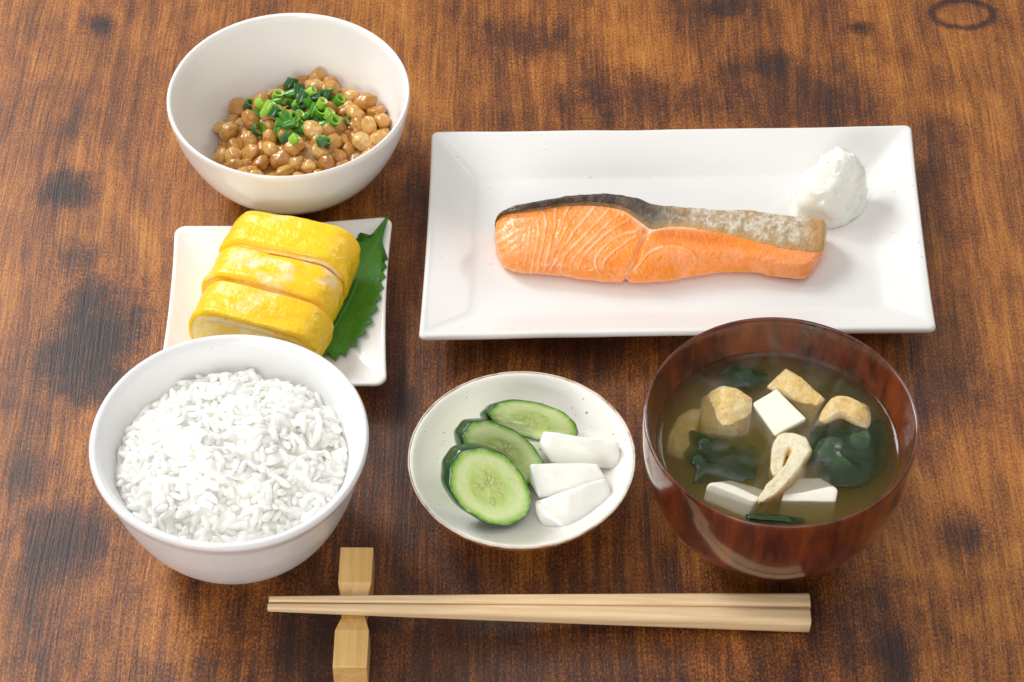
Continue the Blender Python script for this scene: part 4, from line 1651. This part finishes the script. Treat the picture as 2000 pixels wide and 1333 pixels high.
def build_radish_pickles():
    n = NT('pickled_white_radish')
    co = n.coord()
    v = n.noise(n.mapping(co, (0.25, 1, 1)), 240, 3, 0.5)
    n.set(Base_Color=n.mix(v, (0.89, 0.89, 0.79), (0.93, 0.93, 0.87)), Roughness=0.20)
    n.b.inputs['Coat Weight'].default_value = 0.35
    sss(n, 0.75, (1.0, 0.98, 0.85), 0.007)
    n.bump(n.noise(n.mapping(co, (0.12, 1, 1)), 700, 3, 0.6), 0.25, 0.0008)

    def q(x, y, z):
        return P(780 + x / 3.419, 710 + y / 3.419, z)
    a = [q(965, 448, .0285), q(1110, 484, .0275), q(1462, 526, .0235), q(1472, 600, .0205), q(1468, 712, .0155), q(1300, 700, .0150), q(1010, 668, .0175), q(925, 548, .0235), q(960, 520, .013), q(1450, 570, .0125), q(1180, 560, .0105)]
    o = hull_piece('radish_pickle', a, n.m, 0.0008, noise=0.0005, seed=1)
    tag(o, 'upper white pickled radish stick, resting across the back cucumber slice', 'radish pickle', 'white radish pickles')
    b = [q(868, 670, .0255), q(1120, 668, .0250), q(1318, 668, .0235), q(1398, 792, .0195), q(1180, 850, .0185), q(935, 912, .0150), q(868, 780, .0185), q(930, 780, .0105), q(1290, 720, .0110)]
    o = hull_piece('radish_pickle', b, n.m, 0.0008, noise=0.0005, seed=2)
    tag(o, 'middle white pickled radish wedge, lying between the other two', 'radish pickle', 'white radish pickles')
    c = [q(896, 922, .0185), q(1120, 860, .0220), q(1385, 755, .0225), q(1422, 905, .0160), q(1150, 1142, .0110), q(960, 1092, .0105), q(905, 1000, .0120), q(950, 940, .0092), q(1350, 860, .0110)]
    o = hull_piece('radish_pickle', c, n.m, 0.0008, noise=0.0005, seed=3)
    tag(o, 'lowest white pickled radish wedge, nearest the front rim of the dish', 'radish pickle', 'white radish pickles')


build_radish_pickles()


# ------------------------------------------------------------------ miso soup
BROTH_Z = 0.0490


def sq(x, y, z=BROTH_Z):
    return P(1240 + x / 2.516, 600 + y / 2.516, z)


def build_broth():
    n = NT('miso_broth')
    t = n.t
    for nd in list(t.nodes):
        if nd != n.out:
            t.nodes.remove(nd)
    fr = n.n('ShaderNodeFresnel')
    fr.inputs['IOR'].default_value = 1.34
    tr = n.n('ShaderNodeBsdfTransparent')
    gl = n.n('ShaderNodeBsdfGlossy')
    gl.inputs['Roughness'].default_value = 0.03
    mx = n.n('ShaderNodeMixShader')
    n.l(fr.outputs[0], mx.inputs[0])
    n.l(tr.outputs[0], mx.inputs[1])
    n.l(gl.outputs[0], mx.inputs[2])
    n.l(mx.outputs[0], n.out.inputs['Surface'])
    vs = n.n('ShaderNodeVolumeScatter')
    vs.inputs['Color'].default_value = (1.0, 0.75, 0.20, 1)
    vs.inputs['Density'].default_value = 115.0
    vs.inputs['Anisotropy'].default_value = 0.45
    va = n.n('ShaderNodeVolumeAbsorption')
    va.inputs['Color'].default_value = (0.98, 0.80, 0.0, 1)
    va.inputs['Density'].default_value = 30.0
    ad = n.n('ShaderNodeAddShader')
    n.l(vs.outputs[0], ad.inputs[0])
    n.l(va.outputs[0], ad.inputs[1])
    n.l(ad.outputs[0], n.out.inputs['Volume'])
    # surface with a meniscus, sides just inside the wood
    prof = [(0.0001, BROTH_Z), (.02, BROTH_Z), (.040, BROTH_Z), (.0455, BROTH_Z + .00005), (.0468, BROTH_Z + .0003), (.0476, BROTH_Z + .0009), (.04835, BROTH_Z + .0013)]
    p = np.array(SOUP_IN)
    low = [(r + 0.0003, z - 0.0004) for r, z in p if z < BROTH_Z - 0.001]
    prof = prof + [(.0480, BROTH_Z - .0010)] + low
    prof[-1] = (0.0001, .0108)
    V, F = revolve(prof, 160, SOUP_C)
    o = mesh('miso_broth', V, F, n.m)
    fix_normals(o)
    tag(o, 'cloudy golden brown miso broth filling the lacquered bowl', 'soup')


build_broth()


def build_tofu():
    n = NT('soft_white_tofu')
    co = n.coord()
    n.set(Base_Color=(0.97, 0.925, 0.77), Roughness=0.30)
    n.b.inputs['Coat Weight'].default_value = 0.3
    sss(n, 0.4, (1.0, 0.9, 0.7), 0.003)
    n.bump(n.noise(co, 500, 4, 0.6), 0.14, 0.0008)
    zt = BROTH_Z
    top = [sq(697, 400, zt + .0030), sq(845, 548, zt + .0026), sq(690, 630, zt + .0014), sq(580, 470, zt + .0020)]
    low = [p + np.array([0, 0.002, -0.013]) for p in top]
    o = hull_piece('tofu_cube', top + low, n.m, 0.0007, noise=0.0002, seed=4)
    tag(o, 'white tofu cube floating in the middle of the soup', 'tofu', 'tofu cubes in the soup')
    e = [sq(358, 862, zt + .0024), sq(592, 956, zt + .0018)]
    f = [sq(338, 945, zt - .0030), sq(550, 1036, zt - .0040)]
    g = [sq(475, 850, zt - .0030), sq(690, 915, zt - .0035)]
    low = [p + np.array([0, 0.002, -0.010]) for p in f + g]
    o = hull_piece('tofu_cube', e + f + g + low, n.m, 0.0006, noise=0.0002, seed=5)
    tag(o, 'white tofu cube at the front left rim of the soup bowl', 'tofu', 'tofu cubes in the soup')
    e = [sq(718, 952, zt + .0002), sq(988, 958, zt + .0004), sq(1000, 893, zt + .0007), sq(722, 930, zt + .0001)]
    g = [sq(752, 838, zt - .0028), sq(915, 838, zt - .0024)]
    low = [p + np.array([0, 0.001, -0.014]) for p in e[:2] + g]
    o = hull_piece('tofu_cube', e + g + low, n.m, 0.0007, noise=0.0002, seed=6)
    tag(o, 'white tofu cube half sunk at the front right of the soup', 'tofu', 'tofu cubes in the soup')


build_tofu()


def sweep(name, path, thick, height, mat, seed, parent=None, taper=None):
    """a soft strip standing on edge: path is its centre line (world), with rounded section"""
    c = catmull(path, 70)
    tg = np.gradient(c, axis=0)
    tg[:, 2] = 0
    tg /= np.linalg.norm(tg, axis=1, keepdims=True)
    sd = np.stack([-tg[:, 1], tg[:, 0], np.zeros(len(tg))], -1)
    L = rrect(0.5, 0.5, 0.15, 44)
    V = []
    n = len(c)
    for i in range(n):
        f = min(1.0, 0.15 + 3.2 * math.sqrt(min(i, n - 1 - i) / (n - 1) + 1e-4))
        th = thick * f * (1 + 0.22 * float(vnoise(np.array([[i * 0.12, seed, 0.3]]), seed)[0]))
        if taper is not None:
            th *= float(np.interp(i / (n - 1), np.linspace(0, 1, len(taper)), taper))
        hh = height * (0.6 + 0.4 * f)
        V.append(c[i] + np.outer(L[:, 0] * th, sd[i]) + np.outer((L[:, 1] - 0.5) * hh, [0, 0, 1]))
    V = np.array(V)
    ctr = V.mean(1, keepdims=True)
    d = V - ctr
    d /= np.linalg.norm(d, axis=2, keepdims=True)
    q = V.reshape(-1, 3)
    V = q + d.reshape(-1, 3) * (0.0009 * fbm(q * 300, 4, seed) + 0.0010 * fbm(q * 120, 2, seed + 3))[:, None]
    m = len(L)
    F = []
    for i in range(n - 1):
        for j in range(m):
            F.append((i * m + j, i * m + (j + 1) % m, (i + 1) * m + (j + 1) % m, (i + 1) * m + j))
    F.append(list(range(m)))
    F.append(list(range((n - 1) * m, n * m))[::-1])
    cutm = np.tile(smooth(0.34, 0.46, L[:, 1]) * smooth(0.49, 0.36, np.abs(L[:, 0])), n)
    o = mesh(name, V, F, mat, parent, None, True, {'cut': cutm})
    fix_normals(o)
    return o


def build_fried_tofu():
    n = NT('fried_tofu_skin')
    co = n.coord()
    c = n.ramp(n.noise(co, 170, 5, 0.65), [(0.32, (0.74, 0.44, 0.10)), (0.50, (0.88, 0.64, 0.24)), (0.68, (0.93, 0.80, 0.48))])
    c = n.mix(n.attr('cut'), c, (0.95, 0.87, 0.63))
    c = n.mix(n.ramp(n.noise(co, 800, 4, 0.7), [(0.52, 0.0), (0.68, 0.6)]), c, (0.66, 0.43, 0.14))
    n.set(Base_Color=c, Roughness=0.33)
    n.b.inputs['Coat Weight'].default_value = 0.3
    sss(n, 0.3, (1.0, 0.7, 0.35), 0.0025)
    n.bump(n.noise(co, 620, 5, 0.72), 0.8, 0.0014)
    zt = BROTH_Z
    g = 'fried tofu strips in the soup'
    def pad(net, thick, seed):
        """soft slab from a net of photo readings (x, y, height above broth in mm)"""
        G = np.array([[sq(x, y, zt + h * 0.001) for (x, y, h) in row] for row in net])
        nu, nv = 44, 44
        rows = np.array([catmull(r, nv) for r in G])
        T = np.array([catmull(rows[:, j], nu) for j in range(nv)]).transpose(1, 0, 2)
        u = np.linspace(-1, 1, nu)[:, None]
        v = np.linspace(-1, 1, nv)[None]
        e = np.maximum(np.abs(u) + 0 * v, np.abs(v) + 0 * u)
        q = T.reshape(-1, 3)
        bump_ = (0.0007 * fbm(q * 150, 3, seed) + 0.0004 * fbm(q * 420, 3, seed + 1)).reshape(nu, nv)
        rnd = 0.0011 * smooth(0.80, 1.0, e) ** 2
        T = T.copy()
        T[..., 2] += bump_ - rnd
        Bt = T.copy()
        ctr = T.reshape(-1, 3).mean(0)
        Bt[..., :2] = ctr[:2] + (T[..., :2] - ctr[:2]) * 0.97
        Bt[..., 2] = T[..., 2] - thick + 2 * rnd
        V = np.vstack([T.reshape(-1, 3), Bt.reshape(-1, 3)])
        F = grid_faces(nu, nv)
        k = nu * nv
        F = F + [tuple(x + k for x in f[::-1]) for f in F]
        rim = [i * nv for i in range(nu)] + [(nu - 1) * nv + j for j in range(1, nv)] + [i * nv + nv - 1 for i in range(nu - 2, -1, -1)] + list(range(nv - 2, 0, -1))
        for a_, b_ in zip(rim, rim[1:] + rim[:1]):
            F.append((a_, b_, b_ + k, a_ + k))
        ee = smooth(0.86, 0.97, e + 0.06 * (bump_ / 0.0007))
        cut = np.r_[ee.ravel() * 0.55, ee.ravel() * 0.0 + 0.0]
        o = mesh('fried_tofu', V, F, n.m, None, None, True, {'cut': np.clip(cut, 0, 1)})
        fix_normals(o)
        return o
    # left: a folded piece, its fold standing out of the broth
    o = pad([[(330, 440, -2.0), (385, 400, 2.0), (432, 378, 5.4), (500, 396, 4.8), (578, 440, 3.2)],
             [(318, 520, -4.5), (375, 490, -0.5), (428, 480, 3.2), (500, 490, 2.8), (574, 515, 0.8)],
             [(322, 610, -8.0), (370, 612, -4.5), (424, 618, -1.5), (490, 625, -2.0), (558, 612, -3.5)]], 0.0052, 11)
    tag(o, 'folded fried tofu piece left of the middle tofu cube', 'fried tofu', g)
    o = pad([[(215, 530, -3.6), (265, 500, -2.4), (330, 490, -3.0)], [(165, 620, -4.2), (230, 620, -2.6), (300, 610, -4.0)], [(155, 700, -5.6), (215, 730, -4.2), (275, 735, -5.5)]], 0.005, 12)
    tag(o, 'sunken orange fried tofu piece at the left wall of the soup bowl', 'fried tofu', g)
    o = pad([[(652, 380, 2.4), (700, 332, 4.0), (742, 293, 4.4)], [(760, 440, 1.2), (800, 392, 3.4), (826, 345, 3.6)], [(870, 560, -4.5), (905, 500, -0.6), (938, 450, 0.8)]], 0.0055, 13)
    tag(o, 'flat fried tofu slab behind the middle tofu cube', 'fried tofu', g)
    o = pad([[(930, 485, 2.6), (985, 434, 5.2), (1045, 436, 5.8), (1105, 462, 5.4), (1152, 482, 4.0)],
             [(905, 530, 0.6), (962, 488, 4.4), (1030, 474, 5.6), (1098, 500, 5.2), (1163, 535, 2.8)],
             [(880, 578, -1.6), (940, 560, 1.4), (1015, 520, 4.2), (1085, 556, 3.2), (1152, 602, -0.4)]], 0.0048, 14)
    tag(o, 'arched fried tofu piece at the right, curling over the seaweed', 'fried tofu', g)
    path = [sq(690, 850, zt - .0010), sq(702, 770, zt + .0010), sq(712, 700, zt + .0030), sq(745, 652, zt + .0046), sq(792, 658, zt + .0052), sq(812, 700, zt + .0050), sq(782, 765, zt + .0044), sq(715, 850, zt + .0036), sq(660, 905, zt + .0030), sq(610, 955, zt + .0022)]
    o = sweep('fried_tofu', path, .0074, .010, n.m, 15, None, (.55, .7, .85, 1.05, 1.15, 1.2, 1.05, .85, .75, .7))
    tag(o, 'hairpin shaped fried tofu strip in front of the middle tofu cube', 'fried tofu', g)


build_fried_tofu()


def build_seaweed():
    n = NT('dark_wakame')
    co = n.coord()
    c = n.mix(n.noise(co, 140, 4, 0.6), (0.006, 0.028, 0.005), (0.020, 0.075, 0.008))
    n.set(Base_Color=c, Roughness=0.22)
    n.b.inputs['Coat Weight'].default_value = 0.3
    n.b.inputs['Coat Roughness'].default_value = 0.06
    n.bump(n.noise(co, 260, 4, 0.6, 0.8), 0.3, 0.0012)

    def sheet(outline, z, amp, seed, label, lift=None):
        o2 = catmull(outline, 90, True)
        ctr = o2.mean(0)
        nr = 16
        V = []
        for i, p in enumerate(o2):
            for j in range(nr):
                f = 1 - j / (nr - 1) * 0.995
                jag = 1 + (0.06 * float(vnoise(np.array([[i * 0.35, seed, 1.5]]), seed)[0]) + 0.04 * float(vnoise(np.array([[i * 0.9, seed, 4.5]]), seed)[0])) * f
                x, y = ctr + (p - ctr) * f * jag
                zz = z - 0.0042 * f ** 4 * (0.55 + 0.45 * math.sin(i * 0.21 + seed))
                if lift is not None:
                    for (lx, ly, lr, lz) in lift:
                        zz += lz * math.exp(-((x - lx) ** 2 + (y - ly) ** 2) / lr ** 2)
                V.append(sq(x, y, zz))
        V = np.array(V)
        V[:, 2] += amp * 1.25 * fbm(V * 85, 3, seed) + 0.0002
        F = grid_faces(90, nr, True)
        k = len(V)
        V2 = np.vstack([V, V - np.array([0, 0, 0.0006])])
        F2 = F + [tuple(a + k for a in f[::-1]) for f in F]
        for i in range(90):
            a, b = i * nr, ((i + 1) % 90) * nr
            F2.append((a, a + k, b + k, b))
        o = mesh('wakame_piece', V2, F2, n.m)
        fix_normals(o)
        tag(o, label, 'seaweed', 'wakame seaweed in the soup')
    z = BROTH_Z
    sheet([(262, 608), (330, 618), (420, 648), (520, 665), (600, 700), (610, 760), (590, 830), (530, 860), (450, 872), (360, 862), (290, 868), (300, 800), (268, 760), (248, 720), (270, 670)], z - .0012, .0012, 3,
          'dark seaweed leaf at the left, between two fried tofu pieces', [(330, 640, 70, .0018), (290, 730, 50, .0012)])
    sheet([(870, 600), (960, 560), (1060, 590), (1140, 590), (1200, 550), (1250, 620), (1250, 740), (1180, 840), (1080, 880), (960, 890), (900, 870), (895, 800), (850, 770), (860, 690)], z - .0006, .0012, 6,
          'large dark green seaweed leaf at the right below the arched fried tofu', [(960, 680, 90, .0014), (1100, 620, 60, .0010)])
    sheet([(400, 330), (470, 290), (560, 285), (640, 320), (650, 380), (600, 420), (500, 400), (420, 390)], z - .0016, .0012, 9, 'dark seaweed leaf at the back wall of the soup bowl', [(560, 300, 60, .0016)])
    sheet([(555, 1020), (640, 1018), (740, 1030), (830, 1040), (820, 1062), (700, 1066), (580, 1056)], z - .0003, .0005, 12, 'thin dark seaweed strip at the front rim of the soup bowl', [(600, 1035, 60, .0008)])
    sheet([(1000, 330), (1080, 360), (1160, 430), (1200, 520), (1230, 600), (1180, 560), (1150, 480), (1080, 420), (1000, 400), (900, 400), (930, 340)], z - .0045, .0010, 15, 'sunken dark seaweed leaf behind the arched fried tofu at the right')


build_seaweed()


# ------------------------------------------------------------------ chopsticks and rest
def bamboo(name, lo, hi, dark, axis):
    n = NT(name)
    co = n.coord()
    sc = [1, 1, 1]
    sc[axis] = 0.03
    f = n.noise(n.mapping(co, tuple(sc)), 620, 4, 0.6)
    g = n.noise(n.mapping(co, tuple(s if s != 1 else 1 for s in sc)), 170, 3, 0.5)
    c = n.mix(n.ramp(f, [(0.3, 0.0), (0.7, 1.0)]), lo, hi)
    c = n.mix(n.ramp(g, [(0.5, 0.0), (0.72, 0.55)]), c, dark)
    n.set(Base_Color=c, Roughness=0.42)
    n.bump(f, 0.16, 0.0005)
    return n.m


def build_chopsticks():
    m = bamboo('bamboo_stick', (0.68, 0.46, 0.24), (0.82, 0.62, 0.38), (0.58, 0.36, 0.17), 0)
    root = bpy
    for k, (tip, end, rt, re, label) in enumerate([
            ((525, 1172.5, .0168), (1580, 1180, .0042), .00125, .0037, 'bamboo chopstick farther from the viewer, nearer the bowls'),
            ((522.5, 1187, .0166), (1581, 1212, .0042), .00130, .0041, 'bamboo chopstick nearest the viewer, along the front edge')]):
        a = P(*tip)
        b = P(*end)
        n = 60
        L = rrect(1, 1, 0.55, 40)
        t = np.linspace(0, 1, n)
        d = (b - a) / np.linalg.norm(b - a)
        sd = np.cross([0, 0, 1], d)
        sd /= np.linalg.norm(sd)
        up = np.cross(d, sd)
        V = []
        for i, f in enumerate(t):
            r = rt + (re - rt) * f ** 0.85
            if i == 0:
                r *= 0.82
            if i == n - 1:
                r *= 0.93
            c = a + (b - a) * (f if 0 < i < n - 1 else f)
            if i == 1:
                c = a + d * 0.0004
                r = rt
            if i == n - 2:
                c = b - d * 0.0004
                r = re
            V.append(c + np.outer(L[:, 0] * r, sd) + np.outer(L[:, 1] * r, up))
        V = np.array(V).reshape(-1, 3)
        w = 40
        F = []
        for i in range(n - 1):
            for j in range(w):
                F.append((i * w + j, i * w + (j + 1) % w, (i + 1) * w + (j + 1) % w, (i + 1) * w + j))
        F.append(list(range(w)))
        F.append(list(range((n - 1) * w, n * w))[::-1])
        o = mesh('chopstick', V, F, m)
        fix_normals(o)
        o.data.polygons[len(o.data.polygons) - 1].use_smooth = False
        o.data.polygons[len(o.data.polygons) - 2].use_smooth = False
        tag(o, label, 'chopstick', 'pair of bamboo chopsticks')


build_chopsticks()


def build_rest():
    m = bamboo('pine_rest', (0.64, 0.38, 0.12), (0.78, 0.51, 0.20), (0.56, 0.30, 0.08), 1)
    A = P(697, 1070, .0150)
    B = P(683, 1302, .0150)
    d = (B - A)
    Ln = np.linalg.norm(d)
    d /= Ln
    sd = np.array([-d[1], d[0], 0])
    # along: fraction, half width, height
    keys = [(0, .00665, .0150), (.30, .00665, .0150), (.445, .0047, .0118), (.555, .0047, .0118), (.70, .00665, .0150), (1, .00665, .0150)]
    V, F = [], []
    L = None
    secs = []
    fr = sorted(set(list(np.linspace(0, 1, 41)) + [k[0] for k in keys]))
    for f in fr:
        hw = np.interp(f, [k[0] for k in keys], [k[1] for k in keys])
        h = np.interp(f, [k[0] for k in keys], [k[2] for k in keys])
        e = .0004
        prof = [(-hw + e, 0), (hw - e, 0), (hw, e), (hw, h - e), (hw - e * .3, h - e * .3), (hw - e, h), (-hw + e, h), (-hw + e * .3, h - e * .3), (-hw, h - e), (-hw, e)]
        c = A + d * Ln * f
        secs.append([np.array([c[0], c[1], 0]) + sd * x + np.array([0, 0, z]) for x, z in prof])
    w = 10
    # ends: small chamfer
    def shrink(sec, dd):
        s = np.array(sec)
        c = s.mean(0)
        return list(c + (s - c) * 0.955 + d * dd)
    secs = [shrink(secs[0], -.0003)] + secs + [shrink(secs[-1], .0003)]
    V = np.array(secs).reshape(-1, 3)
    n = len(secs)
    for i in range(n - 1):
        for j in range(w):
            F.append((i * w + j, i * w + (j + 1) % w, (i + 1) * w + (j + 1) % w, (i + 1) * w + j))
    F.append(list(range(w)))
    F.append(list(range((n - 1) * w, n * w))[::-1])
    o = mesh('chopstick_rest', V, F, m, None, None, False)
    o.data.transform(Matrix.Translation((0, 0, 0)))
    fix_normals(o)
    tag(o, 'waisted light wooden chopstick rest under the chopstick tips', 'chopstick rest')


build_rest()


# ------------------------------------------------------------------ face every open surface outwards
def orient(o, ref):
    me = o.data
    n = len(me.polygons)
    c = np.empty(n * 3)
    me.polygons.foreach_get('center', c)
    nn = np.empty(n * 3)
    me.polygons.foreach_get('normal', nn)
    c = c.reshape(-1, 3) + world_loc(o) - ref
    a = np.empty(n)
    me.polygons.foreach_get('area', a)
    if ((c * nn.reshape(-1, 3)).sum(1) * a).sum() < 0:
        me.flip_normals()


for o in list(COL.objects):
    base = o.name.split('.')[0]
    if o.type != 'MESH' or o.parent is None:
        continue
    if base in ('cut_face', 'mound', 'rice_core', 'bean_film', 'flesh', 'skin', 'end_face', 'midrib'):
        ref = world_loc(o.parent)
        if base == 'cut_face' and 'omelette' in o.parent.name:
            ref = ref + np.array([0, 0.0, 0.014])
        if base == 'cut_face' and 'cucumber' in o.parent.name:
            ref = ref + np.array([0, 0.0, 0.010]) - 0.005 * np.array([0.4, -0.75, 0.5])
        orient(o, ref)
    if base == 'shreds':
        fix_normals(o)


# ------------------------------------------------------------------ steam over the soup
def build_steam():
    n = NT('soup_steam')
    for nd in list(n.t.nodes):
        if nd != n.out:
            n.t.nodes.remove(nd)
    co = n.coord()
    a = n.noise(n.mapping(co, (1, 1, 0.55)), 48, 3, 0.5, 2.2)
    sx = n.n('ShaderNodeSeparateXYZ')
    n.l(co, sx.inputs[0])
    r2 = n.math('ADD', n.math('MULTIPLY', sx.outputs[0], sx.outputs[0]), n.math('MULTIPLY', sx.outputs[1], sx.outputs[1]))
    mr = n.n('ShaderNodeMapRange', interpolation_type='SMOOTHSTEP')
    n.l(r2, mr.inputs[0])
    mr.inputs[1].default_value = 0.042 ** 2
    mr.inputs[2].default_value = 0.018 ** 2
    mr.inputs[3].default_value = 0.0
    mr.inputs[4].default_value = 1.0
    m2 = n.n('ShaderNodeMapRange', interpolation_type='SMOOTHSTEP')
    n.l(sx.outputs[2], m2.inputs[0])
    m2.inputs[1].default_value = 0.034
    m2.inputs[2].default_value = 0.004
    m2.inputs[3].default_value = 0.0
    m2.inputs[4].default_value = 1.0
    ed = n.n('ShaderNodeMapRange', interpolation_type='SMOOTHSTEP')
    n.l(a, ed.inputs[0])
    ed.inputs[1].default_value = 0.50
    ed.inputs[2].default_value = 0.68
    ed.inputs[3].default_value = 0.0
    ed.inputs[4].default_value = 15.0
    dens = n.math('MULTIPLY', n.math('MULTIPLY', ed.outputs[0], mr.outputs[0]), m2.outputs[0])
    pv = n.n('ShaderNodeVolumePrincipled')
    pv.inputs['Color'].default_value = (0.96, 0.97, 1.0, 1)
    pv.inputs['Anisotropy'].default_value = 0.2
    n.l(dens, pv.inputs['Density'])
    n.l(pv.outputs[0], n.out.inputs['Volume'])
    z0 = BROTH_Z + 0.0060
    prof = [(0.0001, z0), (0.030, z0), (0.044, z0), (0.045, z0 + 0.002), (0.044, z0 + 0.02), (0.040, z0 + 0.033), (0.020, z0 + 0.035), (0.0001, z0 + 0.035)]
    V, F = revolve(prof, 48, SOUP_C)
    o = mesh('steam', V, F, n.m)
    fix_normals(o)
    tag(o, 'faint wisps of steam rising from the miso soup', 'steam', None, 'stuff')


build_steam()
